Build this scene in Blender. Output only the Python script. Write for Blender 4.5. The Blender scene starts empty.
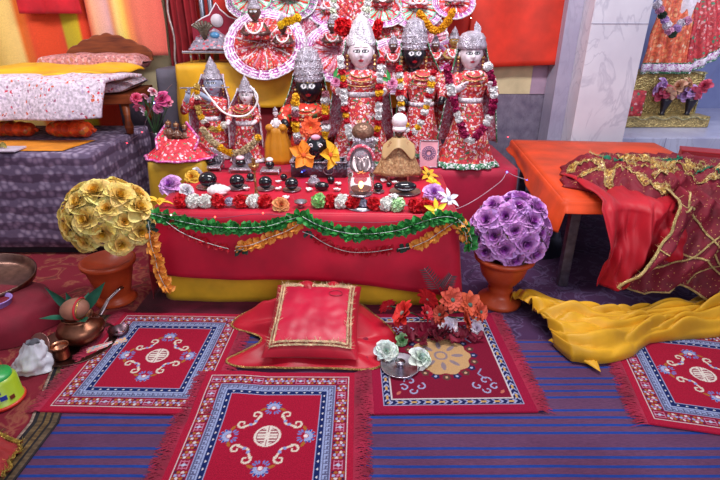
import bpy, math, random
import numpy as np
from mathutils import Vector, Matrix, noise, Euler

S = bpy.context.scene
C = S.collection
PI = math.pi
R = random.Random(7)

# ------------------------------------------------------------------ camera
H = 1.3
TILT = math.radians(24)
FPX = 480.0
cam_data = bpy.data.cameras.new('camera')
cam_data.sensor_width = 36
cam_data.lens = 36 * FPX / 720
cam = bpy.data.objects.new('camera', cam_data)
C.objects.link(cam)
cam.location = (0, 0, H)
cam.rotation_euler = (PI / 2 - TILT, 0, 0)
S.camera = cam

# ------------------------------------------------------------------ light
W = bpy.data.worlds.new('world')
S.world = W
W.use_nodes = True
bgn = W.node_tree.nodes['Background']
bgn.inputs[0].default_value = (0.86, 0.84, 1.0, 1)
bgn.inputs[1].default_value = 0.46


def area(name, loc, target, size, power, color, size_y=None):
    d = bpy.data.lights.new(name, 'AREA')
    d.energy = power
    d.color = color
    d.size = size
    if size_y:
        d.shape = 'RECTANGLE'
        d.size_y = size_y
    o = bpy.data.objects.new(name, d)
    C.objects.link(o)
    o.location = loc
    v = Vector(target) - Vector(loc)
    o.rotation_euler = v.to_track_quat('-Z', 'Y').to_euler()
    return o


area('ceiling_tube_light', (0.2, 1.9, 2.75), (0.0, 3.1, 0.7), 1.5, 66, (1.0, 0.97, 0.97), 0.3)
area('doorway_daylight', (1.2, -1.2, 2.2), (0.0, 2.6, 0.3), 2.0, 42, (0.92, 0.94, 1.0), 1.6)
area('window_daylight', (-2.5, 2.4, 2.3), (-2.2, 3.6, 0.9), 1.0, 20, (1.0, 0.95, 0.9), 0.6)  # added lamp on the room side, brightens the left curtains; no window there
area('alcove_daylight', (3.4, 3.4, 2.4), (2.7, 4.8, 0.7), 1.0, 20, (0.85, 0.9, 1.0), 0.6)

S.view_settings.view_transform = 'Standard'
S.view_settings.look = 'None'
S.view_settings.gamma = 1
S.view_settings.exposure = 0.18
S.view_settings.use_curve_mapping = False


# ------------------------------------------------------------------ picture -> place
def ray(px, py):
    u = (px - 360) / FPX
    v = (240 - py) / FPX
    return (u, v * math.sin(TILT) + math.cos(TILT), v * math.cos(TILT) - math.sin(TILT))


def G(px, py, z=0.0):          # point of the level plane z
    r = ray(px, py)
    t = (z - H) / r[2]
    return Vector((r[0] * t, r[1] * t, z))


def D(px, py, y):              # point at the distance y
    r = ray(px, py)
    t = y / r[1]
    return Vector((r[0] * t, y, H + r[2] * t))


# ------------------------------------------------------------------ colour and materials
def lin(c):
    if isinstance(c, str):
        c = c.lstrip('#')
        c = [int(c[i:i + 2], 16) for i in (0, 2, 4)]
    out = []
    for v in c[:3]:
        v = v / 255.0
        out.append(v / 12.92 if v <= 0.04045 else ((v + 0.055) / 1.055) ** 2.4)
    return tuple(out) + (1.0,)


class NT:
    def __init__(s, name, rough=0.8, metal=0.0, spec=0.4):
        s.m = bpy.data.materials.new(name)
        s.m.use_nodes = True
        s.t = s.m.node_tree
        s.p = s.t.nodes['Principled BSDF']
        s.p.inputs['Roughness'].default_value = rough
        s.p.inputs['Metallic'].default_value = metal
        s.p.inputs['Specular IOR Level'].default_value = spec
        s.tc = s.n('ShaderNodeTexCoord')

    def n(s, kind, **kw):
        nd = s.t.nodes.new(kind)
        for k, v in kw.items():
            if k.startswith('_'):
                nd.inputs[k[1:].replace('_', ' ')].default_value = v
            else:
                setattr(nd, k, v)
        return nd

    def l(s, a, b):
        s.t.links.new(a, b)

    def noise(s, scale, detail=2.0, stretch=None):
        nd = s.n('ShaderNodeTexNoise')
        nd.inputs['Scale'].default_value = scale
        nd.inputs['Detail'].default_value = detail
        if stretch:
            mp = s.n('ShaderNodeMapping')
            mp.inputs['Scale'].default_value = stretch
            s.l(s.tc.outputs['Object'], mp.inputs[0])
            s.l(mp.outputs[0], nd.inputs[0])
        else:
            s.l(s.tc.outputs['Object'], nd.inputs[0])
        return nd

    def ramp(s, src, stops, const=False):
        r = s.n('ShaderNodeValToRGB')
        cr = r.color_ramp
        cr.interpolation = 'CONSTANT' if const else 'LINEAR'
        while len(cr.elements) < len(stops):
            cr.elements.new(0.5)
        for e, (p, c) in zip(cr.elements, stops):
            e.position = p
            e.color = lin(c)
        s.l(src, r.inputs[0])
        return r

    def bump(s, src, strength=0.3, dist=0.01):
        b = s.n('ShaderNodeBump')
        b.inputs['Strength'].default_value = strength
        b.inputs['Distance'].default_value = dist
        s.l(src, b.inputs['Height'])
        s.l(b.outputs[0], s.p.inputs['Normal'])
        return b

    def base(s, out):
        s.l(out, s.p.inputs['Base Color'])


def mul(c, k):
    c = c.lstrip('#')
    return tuple(min(255, int(int(c[i:i + 2], 16) * k)) for i in (0, 2, 4))


_mats = {}


def cloth(color, rough=0.85, vary=0.12, bump=0.25, sheen=0.04, scale=9.0, trans=0.0):
    key = ('cloth', color, rough, vary, bump, sheen, scale, trans)
    if key in _mats:
        return _mats[key]
    q = NT('cloth_' + color.strip('#'), rough)
    nz = q.noise(scale, 4)
    q.base(q.ramp(nz.outputs[0], [(0.3, mul(color, 1 - vary)), (0.7, mul(color, 1 + vary))]).outputs[0])
    w = q.noise(420, 2)
    q.bump(w.outputs[0], bump, 0.004)
    q.p.inputs['Sheen Weight'].default_value = sheen
    if trans:
        tr = q.n('ShaderNodeBsdfTranslucent')
        tr.inputs[0].default_value = lin(color)
        mx = q.n('ShaderNodeMixShader')
        mx.inputs[0].default_value = trans
        q.l(q.p.outputs[0], mx.inputs[1])
        q.l(tr.outputs[0], mx.inputs[2])
        q.l(mx.outputs[0], q.t.nodes['Material Output'].inputs[0])
    _mats[key] = q.m
    return q.m


def satin(color, rough=0.42, vary=0.1):
    return cloth(color, rough, vary, 0.1, 0.05, 6.0)


def metal(color, rough=0.25, hammered=0.0, scale=90, full=1.0):
    key = ('metal', color, rough, hammered, scale, full)
    if key in _mats:
        return _mats[key]
    q = NT('metal_' + color.strip('#'), rough, full)
    nz = q.noise(30, 4)
    q.base(q.ramp(nz.outputs[0], [(0.3, mul(color, .8)), (0.7, mul(color, 1.12))]).outputs[0])
    if hammered:
        v = q.n('ShaderNodeTexVoronoi')
        v.inputs['Scale'].default_value = scale
        q.l(q.tc.outputs['Object'], v.inputs['Vector'])
        q.bump(v.outputs['Distance'], hammered, 0.01)
    _mats[key] = q.m
    return q.m


def gloss(color, rough=0.12, spec=0.6, vary=.05):
    key = ('gloss', color, rough, spec)
    if key in _mats:
        return _mats[key]
    q = NT('gloss_' + color.strip('#'), rough, 0, spec)
    nz = q.noise(12, 3)
    q.base(q.ramp(nz.outputs[0], [(0.3, mul(color, 1 - vary)), (0.7, mul(color, 1 + vary))]).outputs[0])
    _mats[key] = q.m
    return q.m


def brocade(base, accents, scale=55, rough=0.55, metal_=0.0, dens=0.42):
    """small scattered motifs (flowers, sequins, embroidery) on a cloth"""
    key = ('broc', base, tuple(accents), scale, dens)
    if key in _mats:
        return _mats[key]
    q = NT('brocade_' + base.strip('#'), rough)
    v = q.n('ShaderNodeTexVoronoi')
    v.inputs['Scale'].default_value = scale
    nz = q.noise(scale * .8, 2)
    mixv = q.n('ShaderNodeMixRGB', blend_type='LINEAR_LIGHT')
    mixv.inputs[0].default_value = 0.018
    q.l(q.tc.outputs['Object'], mixv.inputs[1])
    q.l(nz.outputs['Color'], mixv.inputs[2])
    q.l(mixv.outputs[0], v.inputs['Vector'])
    sep = q.n('ShaderNodeSeparateColor')
    q.l(v.outputs['Color'], sep.inputs[0])
    stops = []
    k = len(accents)
    for i, a in enumerate(accents):
        stops.append((i / k, a))
    rp = q.ramp(sep.outputs[0], stops, True)
    mask = q.n('ShaderNodeMath', operation='LESS_THAN')
    mask.inputs[1].default_value = dens
    q.l(v.outputs['Distance'], mask.inputs[0])
    bs = q.ramp(q.noise(scale * 1.7, 3).outputs[0], [(0.35, mul(base, .85)), (0.65, mul(base, 1.15))])
    mx = q.n('ShaderNodeMixRGB')
    q.l(mask.outputs[0], mx.inputs[0])
    q.l(bs.outputs[0], mx.inputs[1])
    q.l(rp.outputs[0], mx.inputs[2])
    q.base(mx.outputs[0])
    q.bump(v.outputs['Distance'], 0.35, 0.004)
    _mats[key] = q.m
    return q.m


def vcol(name='painted_pattern', rough=0.8, metal_=0.0, bump=0.3, scale=350, sheen=0.0, spec=.4):
    key = ('vcol', name)
    if key in _mats:
        return _mats[key]
    q = NT(name, rough, metal_, spec)
    a = q.n('ShaderNodeVertexColor')
    a.layer_name = 'Col'
    nz = q.noise(scale, 2)
    rp = q.ramp(nz.outputs[0], [(0.3, (215, 215, 215)), (0.7, (255, 255, 255))])
    mx = q.n('ShaderNodeMixRGB', blend_type='MULTIPLY')
    mx.inputs[0].default_value = 1
    q.l(a.outputs[0], mx.inputs[1])
    q.l(rp.outputs[0], mx.inputs[2])
    q.base(mx.outputs[0])
    q.bump(nz.outputs[0], bump, 0.004)
    q.p.inputs['Sheen Weight'].default_value = sheen
    _mats[key] = q.m
    return q.m


def glow(color, strength):
    key = ('glow', color, strength)
    if key in _mats:
        return _mats[key]
    q = NT('lit_bulb_' + color.strip('#'), 0.3)
    q.p.inputs['Base Color'].default_value = lin(color)
    q.p.inputs['Emission Color'].default_value = lin(color)
    q.p.inputs['Emission Strength'].default_value = strength
    _mats[key] = q.m
    return q.m


# ------------------------------------------------------------------ mesh building
def basis(d):
    d = Vector(d).normalized()
    a = Vector((0, 0, 1)) if abs(d.z) < .9 else Vector((1, 0, 0))
    x = d.cross(a).normalized()
    return x, x.cross(d).normalized(), d


class MB:
    def __init__(s):
        s.v = []
        s.f = []
        s.m = []
        s.c = []

    def raw(s, vs, fs, mi=0, col=None, M=None):
        o = len(s.v)
        for i, p in enumerate(vs):
            if M is not None:
                p = M @ Vector(p)
            s.v.append((p[0], p[1], p[2]))
            if callable(col):
                s.c.append(col(p))
            else:
                s.c.append(col if col is not None else (1, 1, 1, 1))
        for f in fs:
            s.f.append(tuple(o + k for k in f))
            s.m.append(mi)
        return s

    def grid(s, fn, nu, nv, mi=0, cu=False, cfn=None, M=None):
        vs = []
        cs = []
        for j in range(nv + 1):
            for i in range(nu if cu else nu + 1):
                u, v = i / nu, j / nv
                vs.append(fn(u, v))
                if cfn:
                    cs.append(cfn(u, v))
        w = nu if cu else nu + 1
        fs = []
        for j in range(nv):
            for i in range(nu):
                a = j * w + i
                b = j * w + (i + 1) % w
                fs.append((a, b, b + w, a + w))
        o = len(s.v)
        s.raw(vs, fs, mi, None, M)
        if cfn:
            s.c[o:] = cs
        return s

    def box(s, c, d, mi=0, M=None, col=None):
        x, y, z = c
        a, b, e = d[0] / 2, d[1] / 2, d[2] / 2
        vs = [(x - a, y - b, z - e), (x + a, y - b, z - e), (x + a, y + b, z - e), (x - a, y + b, z - e),
              (x - a, y - b, z + e), (x + a, y - b, z + e), (x + a, y + b, z + e), (x - a, y + b, z + e)]
        fs = [(0, 3, 2, 1), (4, 5, 6, 7), (0, 1, 5, 4), (1, 2, 6, 5), (2, 3, 7, 6), (3, 0, 4, 7)]
        return s.raw(vs, fs, mi, col, M)

    def lathe(s, prof, seg=24, c=(0, 0, 0), sy=1.0, mi=0, fold=None, M=None, cfn=None, cap=True):
        vs = []
        cs = []
        for j, (r, z) in enumerate(prof):
            for i in range(seg):
                a = 2 * PI * i / seg
                k = fold(a, j / (len(prof) - 1)) if fold else 1
                vs.append((c[0] + r * k * math.cos(a), c[1] + r * k * sy * math.sin(a), c[2] + z))
                if cfn:
                    cs.append(cfn(a, j / (len(prof) - 1)))
        fs = []
        for j in range(len(prof) - 1):
            for i in range(seg):
                a = j * seg + i
                b = j * seg + (i + 1) % seg
                fs.append((a, b, b + seg, a + seg))
        if cap:
            if prof[0][0] > 1e-4:
                fs.append(tuple(range(seg - 1, -1, -1)))
            if prof[-1][0] > 1e-4:
                n = (len(prof) - 1) * seg
                fs.append(tuple(range(n, n + seg)))
        o = len(s.v)
        s.raw(vs, fs, mi, None, M)
        if cfn:
            s.c[o:] = cs
        return s

    def ball(s, c, r, seg=16, rings=10, mi=0, M=None, col=None):
        if not hasattr(r, '__len__'):
            r = (r, r, r)
        vs = [(c[0], c[1], c[2] - r[2])]
        for j in range(1, rings):
            t = PI * j / rings
            for i in range(seg):
                a = 2 * PI * i / seg
                vs.append((c[0] + r[0] * math.sin(t) * math.cos(a), c[1] + r[1] * math.sin(t) * math.sin(a), c[2] - r[2] * math.cos(t)))
        vs.append((c[0], c[1], c[2] + r[2]))
        fs = []
        for i in range(seg):
            fs.append((0, 1 + (i + 1) % seg, 1 + i))
        for j in range(rings - 2):
            for i in range(seg):
                a = 1 + j * seg + i
                b = 1 + j * seg + (i + 1) % seg
                fs.append((a, b, b + seg, a + seg))
        e = len(vs) - 1
        n = 1 + (rings - 2) * seg
        for i in range(seg):
            fs.append((n + i, n + (i + 1) % seg, e))
        return s.raw(vs, fs, mi, col, M)

    def tube(s, pts, r, seg=8, mi=0, closed=False, flat=1.0, M=None, col=None):
        pts = [Vector(p) for p in pts]
        n = len(pts)
        vs = []
        px = None
        for i, p in enumerate(pts):
            if closed:
                d = pts[(i + 1) % n] - pts[i - 1]
            else:
                d = pts[min(i + 1, n - 1)] - pts[max(i - 1, 0)]
            if d.length < 1e-7:
                d = Vector((0, 0, 1))
            d.normalize()
            if px is None:
                x, y, _ = basis(d)
            else:
                x = (px - d * px.dot(d))
                if x.length < 1e-6:
                    x = basis(d)[0]
                x.normalize()
                y = x.cross(d)
            px = x
            rr = r[i] if hasattr(r, '__len__') else r
            for k in range(seg):
                a = 2 * PI * k / seg
                vs.append(p + x * rr * math.cos(a) + y * rr * flat * math.sin(a))
        fs = []
        m = n if closed else n - 1
        for i in range(m):
            for k in range(seg):
                a = i * seg + k
                b = i * seg + (k + 1) % seg
                c2 = ((i + 1) % n) * seg
                fs.append((a, b, c2 + (k + 1) % seg, c2 + k))
        if not closed:
            fs.append(tuple(range(seg - 1, -1, -1)))
            fs.append(tuple(range((n - 1) * seg, n * seg)))
        return s.raw(vs, fs, mi, col, M)

    def petal(s, M, L, Wd, cup=0.3, curl=0.3, tip=0.0, mi=0, nu=4, nv=5, notch=0.0, c0=None, c1=None):
        """petal starting at the origin, growing along +Y of M, face towards +Z"""
        def fn(u, v):
            x = u * 2 - 1
            w = math.sin(PI * min(1, (v * .80 + .12))) ** .5 if tip == 0 else math.sin(PI * (v * .9 + .1)) ** (.7 + tip) * (1 - tip * .3)
            if v >= 1 and tip > 0:
                w = 0.04
            y = L * (v - notch * abs(x) * v)
            xx = x * Wd / 2 * w
            z = cup * Wd * x * x * w + curl * L * v * v
            return (xx, y * (1 - abs(curl) * .25 * v), z)
        cf = None
        if c0 is not None:
            def cf(u, v):
                return tuple(c0[k] * (1 - v) + c1[k] * v for k in range(4))
        return s.grid(fn, nu, nv, mi, M=M, cfn=cf)

    def build(s, name, mats, parent=None, smooth=True, thick=0.0, sub=0, loc=None, rot=None, bevel=0.0, off=0.0):
        me = bpy.data.meshes.new(name)
        me.from_pydata(s.v, [], s.f)
        if not isinstance(mats, (list, tuple)):
            mats = [mats]
        for m in mats:
            me.materials.append(m)
        if len(mats) > 1:
            me.polygons.foreach_set('material_index', [min(i, len(mats) - 1) for i in s.m])
        if any(c != (1, 1, 1, 1) for c in s.c):
            a = me.color_attributes.new('Col', 'FLOAT_COLOR', 'POINT')
            a.data.foreach_set('color', np.array(s.c, dtype=np.float32).ravel())
        if smooth:
            me.polygons.foreach_set('use_smooth', [True] * len(me.polygons))
        me.update()
        o = bpy.data.objects.new(name, me)
        C.objects.link(o)
        if parent is not None:
            o.parent = parent
        if loc is not None:
            o.location = loc
        if rot is not None:
            o.rotation_euler = rot
        if bevel:
            b = o.modifiers.new('bevel', 'BEVEL')
            b.width = bevel
            b.segments = 2
            b.limit_method = 'ANGLE'
            for p in me.polygons:
                p.use_smooth = False
        if thick:
            b = o.modifiers.new('thickness', 'SOLIDIFY')
            b.thickness = thick
            b.offset = off
        if sub:
            b = o.modifiers.new('smooth', 'SUBSURF')
            b.levels = sub
            b.render_levels = sub
        return o


def tag(o, label, cat, group=None, kind=None):
    o['label'] = label
    o['category'] = cat
    if group:
        o['group'] = group
    if kind:
        o['kind'] = kind
    return o


def thing(name, label, cat, loc=(0, 0, 0), rz=0.0, group=None, rot=None):
    o = bpy.data.objects.new(name, None)
    o.empty_display_size = 0.05
    C.objects.link(o)
    o.location = loc
    o.rotation_euler = rot if rot else (0, 0, rz)
    return tag(o, label, cat, group)


def struct(o):
    o['kind'] = 'structure'
    return o


def copy_tree(o, parent=None):
    c = o.copy()
    C.objects.link(c)
    if parent is not None:
        c.parent = parent
    for ch in list(o.children):
        copy_tree(ch, c)
    return c


def put(proto, label, loc, rot=None, scale=None, group=None, first=[set()]):
    """the first call moves the prototype itself, the later ones copy it with all its parts"""
    if proto.name in first[0]:
        o = copy_tree(proto)
    else:
        first[0].add(proto.name)
        o = proto
    o.location = loc
    if rot is not None:
        o.rotation_euler = rot
    if scale is not None:
        o.scale = (scale,) * 3 if not hasattr(scale, '__len__') else scale
    if label:
        o['label'] = label
    if group:
        o['group'] = group
    return o


def TR(loc=(0, 0, 0), rot=(0, 0, 0), sc=1.0):
    return Matrix.Translation(Vector(loc)) @ Euler(rot).to_matrix().to_4x4() @ Matrix.Scale(sc, 4)


def aim(loc, d, spin=0.0, sc=1.0):
    """matrix whose +Z points along d"""
    q = Vector(d).to_track_quat('Z', 'Y').to_matrix().to_4x4()
    return Matrix.Translation(Vector(loc)) @ q @ Matrix.Rotation(spin, 4, 'Z') @ Matrix.Scale(sc, 4)


def N(x, y, z=0.0, s=1.0):
    return noise.noise(Vector((x * s, y * s, z * s)))


def lerp(a, b, t):
    return a + (b - a) * t


def path_at(pts, t):
    """smooth (Catmull-Rom) point on a polyline"""
    n = len(pts) - 1
    t = max(0, min(.99999, t)) * n
    i = int(t)
    f = t - i
    p = [Vector(pts[max(0, min(n, i + k))]) for k in (-1, 0, 1, 2)]
    return 0.5 * ((2 * p[1]) + (p[2] - p[0]) * f + (2 * p[0] - 5 * p[1] + 4 * p[2] - p[3]) * f * f + (3 * p[1] - p[0] - 3 * p[2] + p[3]) * f ** 3)

# ================================================================== THE ROOM
def marble(name, a, b, scale=3.0, rough=0.35, veins='#8a86a0'):
    q = NT(name, rough)
    n1 = q.noise(scale, 8)
    base = q.ramp(n1.outputs[0], [(0.3, a), (0.7, b)])
    n2 = q.noise(scale * 1.3, 10, (1, 1, .45))
    n2.inputs['Distortion'].default_value = 1.5
    vr = q.ramp(n2.outputs[0], [(0.47, (0, 0, 0)), (0.5, (255, 255, 255)), (0.53, (0, 0, 0))])
    mx = q.n('ShaderNodeMixRGB')
    mm = q.n('ShaderNodeMath', operation='MULTIPLY')
    mm.inputs[1].default_value = 0.35
    q.l(vr.outputs[0], mm.inputs[0])
    q.l(mm.outputs[0], mx.inputs[0])
    q.l(base.outputs[0], mx.inputs[1])
    mx.inputs[2].default_value = lin(veins)
    q.base(mx.outputs[0])
    return q.m


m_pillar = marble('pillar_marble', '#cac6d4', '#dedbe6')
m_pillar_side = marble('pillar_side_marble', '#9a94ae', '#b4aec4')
m_grey = marble('grey_marble', '#665c74', '#857c90', 14.0, 0.5, '#4c4458')
m_blue = marble('white_marble', '#a9aac8', '#c4c6dc', 4.0, 0.3)
m_cream = cloth('#cfc09a', 0.9, .06, .05, 0)
m_lilac = cloth('#a88fa6', 0.9, .06, .05, 0)
m_stone = marble('floor_stone', '#5a4e66', '#766a80', 5, .4)


def slab(name, lo, hi, m, parent=None, bevel=0.0):
    c = [(a + b) / 2 for a, b in zip(lo, hi)]
    d = [b - a for a, b in zip(lo, hi)]
    return MB().box((0, 0, 0), d).build(name, m, parent, smooth=False, loc=c, bevel=bevel)


struct(slab('floor', (-3.4, -2.2, -.08), (4.4, 6.2, -.002), m_stone))
WY = 4.12
struct(slab('wall_back', (-3.4, WY, 0), (1.62, WY + .15, 2.9), m_grey))
struct(slab('trim_1', (-3.4, WY - .006, .79), (1.62, WY - .0005, 2.9), m_cream))
struct(slab('trim_2', (1.40, WY - .010, .79), (1.62, WY - .0065, 2.9), m_lilac))
struct(slab('wall_left', (-3.55, -2.2, 0), (-3.4, 6.2, 2.9), cloth('#b9a9a0', .9, .05, .05, 0)))
struct(slab('wall_right', (4.4, -2.2, 0), (4.55, 6.2, 2.9), m_blue))
struct(slab('wall_alcove', (1.62, 5.6, 0), (4.4, 5.75, 2.9), marble('alcove_marble', '#7f88b8', '#98a2cc', 3)))
# marble pillar, its grey cheek on the left
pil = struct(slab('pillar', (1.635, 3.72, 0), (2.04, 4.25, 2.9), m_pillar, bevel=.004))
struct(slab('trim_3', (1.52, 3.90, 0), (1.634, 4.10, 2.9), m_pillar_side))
struct(slab('trim_4', (1.633, 3.716, 1.315), (2.042, 3.7195, 1.319), cloth('#9d97ab')))
# raised marble floor of the alcove
struct(slab('alcove_step', (2.042, 4.0, 0), (4.4, 5.6, .45), m_blue, bevel=.005))
for i, x in enumerate((2.55, 3.35)):
    struct(slab('alcove_step_joint', (x, 3.9985, 0), (x + .006, 4.0, .45), cloth('#8d8ba8')))

# ================================================================== FLOOR COVERINGS
def dhurrie_mat():
    q = NT('striped_cotton', .95)
    sp = q.n('ShaderNodeSeparateXYZ')
    q.l(q.tc.outputs['Object'], sp.inputs[0])
    w = q.noise(5, 2)
    ad = q.n('ShaderNodeMath', operation='MULTIPLY_ADD')
    ad.inputs[1].default_value = .006
    q.l(w.outputs[0], ad.inputs[0])
    q.l(sp.outputs[1], ad.inputs[2])
    dv = q.n('ShaderNodeMath', operation='DIVIDE')
    dv.inputs[1].default_value = .1755
    q.l(ad.outputs[0], dv.inputs[0])
    fr = q.n('ShaderNodeMath', operation='FRACT')
    q.l(dv.outputs[0], fr.inputs[0])
    g, b = '#684468', '#1048a8'
    st = [(0, g)]
    for k in range(4):
        s0 = .13 + k * .205
        st += [(s0, b), (s0 + .062, g)]
    rp = q.ramp(fr.outputs[0], st, True)
    n2 = q.noise(60, 3, (1, 9, 1))
    tint = q.ramp(n2.outputs[0], [(0.3, (205, 190, 205)), (0.7, (255, 240, 240))])
    n3 = q.noise(3.5, 4)
    tint2 = q.ramp(n3.outputs[0], [(0.35, (235, 215, 225)), (0.65, (255, 255, 255))])
    mx = q.n('ShaderNodeMixRGB', blend_type='MULTIPLY')
    mx.inputs[0].default_value = 1
    mx2 = q.n('ShaderNodeMixRGB', blend_type='MULTIPLY')
    mx2.inputs[0].default_value = 1
    q.l(rp.outputs[0], mx.inputs[1])
    q.l(tint.outputs[0], mx.inputs[2])
    q.l(mx.outputs[0], mx2.inputs[1])
    q.l(tint2.outputs[0], mx2.inputs[2])
    q.base(mx2.outputs[0])
    q.bump(q.noise(300, 2, (1, 3, 1)).outputs[0], .5, .004)
    return q.m


mb = MB()
xs = lambda y: -1.075 - .13 * max(0, min(1, (y - 1.30) / .4))
mb.grid(lambda u, v: (lerp(xs(-.6 + v * 2.42) - .03, 2.26, u), -.6 + v * 2.42, .0045 + .0012 * N(u * 9, v * 7)), 60, 50)
d0 = mb.build('dhurrie', dhurrie_mat(), thick=.003)
tag(d0, 'purple cotton floor mat with thin blue stripes under the prayer rugs', 'floor mat')


class Canvas:
    """a woven pattern, painted cell by cell"""
    def __init__(s, w, l, bg, res=.003):
        s.w, s.l = w, l
        s.nx, s.ny = int(w / res), int(l / res)
        xs = np.linspace(-w / 2, w / 2, s.nx + 1)
        ys = np.linspace(-l / 2, l / 2, s.ny + 1)
        s.X, s.Y = np.meshgrid(xs, ys)
        s.c = np.zeros(s.X.shape + (4,))
        s.c[:] = lin(bg)

    def fill(s, mask, c):
        s.c[mask] = lin(c)

    def disc(s, x, y, r, c, r2=None, a=0.0):
        r2 = r2 or r
        dx, dy = s.X - x, s.Y - y
        u = dx * math.cos(a) + dy * math.sin(a)
        v = -dx * math.sin(a) + dy * math.cos(a)
        s.fill((u / r) ** 2 + (v / r2) ** 2 < 1, c)

    def line(s, pts, w, c):
        for (x0, y0), (x1, y1) in zip(pts, pts[1:]):
            L2 = (x1 - x0) ** 2 + (y1 - y0) ** 2 + 1e-12
            t = np.clip(((s.X - x0) * (x1 - x0) + (s.Y - y0) * (y1 - y0)) / L2, 0, 1)
            s.fill((s.X - x0 - t * (x1 - x0)) ** 2 + (s.Y - y0 - t * (y1 - y0)) ** 2 < (w / 2) ** 2, c)

    def spiral(s, x, y, r0, r1, a0, a1, w, c):
        n = 16
        s.line([(x + lerp(r0, r1, k / n) * math.cos(lerp(a0, a1, k / n)), y + lerp(r0, r1, k / n) * math.sin(lerp(a0, a1, k / n))) for k in range(n + 1)], w, c)

    def mesh(s, zf=lambda x, y: 0.0, th=.007):
        mb = MB()
        Z = np.array([[zf(x, y) for x in np.linspace(-s.w / 2, s.w / 2, 25)] for y in np.linspace(-s.l / 2, s.l / 2, 25)])
        fx = (s.X + s.w / 2) / s.w * 24
        fy = (s.Y + s.l / 2) / s.l * 24
        ix = np.clip(fx.astype(int), 0, 23)
        iy = np.clip(fy.astype(int), 0, 23)
        tx, ty = fx - ix, fy - iy
        tx = tx * tx * (3 - 2 * tx)
        ty = ty * ty * (3 - 2 * ty)
        ZZ = (Z[iy, ix] * (1 - tx) + Z[iy, ix + 1] * tx) * (1 - ty) + (Z[iy + 1, ix] * (1 - tx) + Z[iy + 1, ix + 1] * tx) * ty + th
        vs = np.stack([s.X, s.Y, ZZ], -1).reshape(-1, 3)
        mb.v = [tuple(map(float, p)) for p in vs]
        mb.c = [tuple(map(float, p)) for p in s.c.reshape(-1, 4)]
        w = s.nx + 1
        for j in range(s.ny):
            for i in range(s.nx):
                a = j * w + i
                mb.f.append((a, a + 1, a + 1 + w, a + w))
                mb.m.append(0)
        # the pile's edge: skirt down to the floor
        ring = [i for i in range(w)] + [j * w + s.nx for j in range(1, s.ny + 1)] + [s.ny * w + i for i in range(s.nx - 1, -1, -1)] + [j * w for j in range(s.ny - 1, 0, -1)]
        o = len(mb.v)
        for k in ring:
            p = mb.v[k]
            mb.v.append((p[0] * 1.003, p[1] * 1.003, p[2] - th))
            mb.c.append(mb.c[k])
        n = len(ring)
        for k in range(n):
            mb.f.append((ring[k], o + k, o + (k + 1) % n, ring[(k + 1) % n]))
            mb.m.append(0)
        return mb


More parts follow.
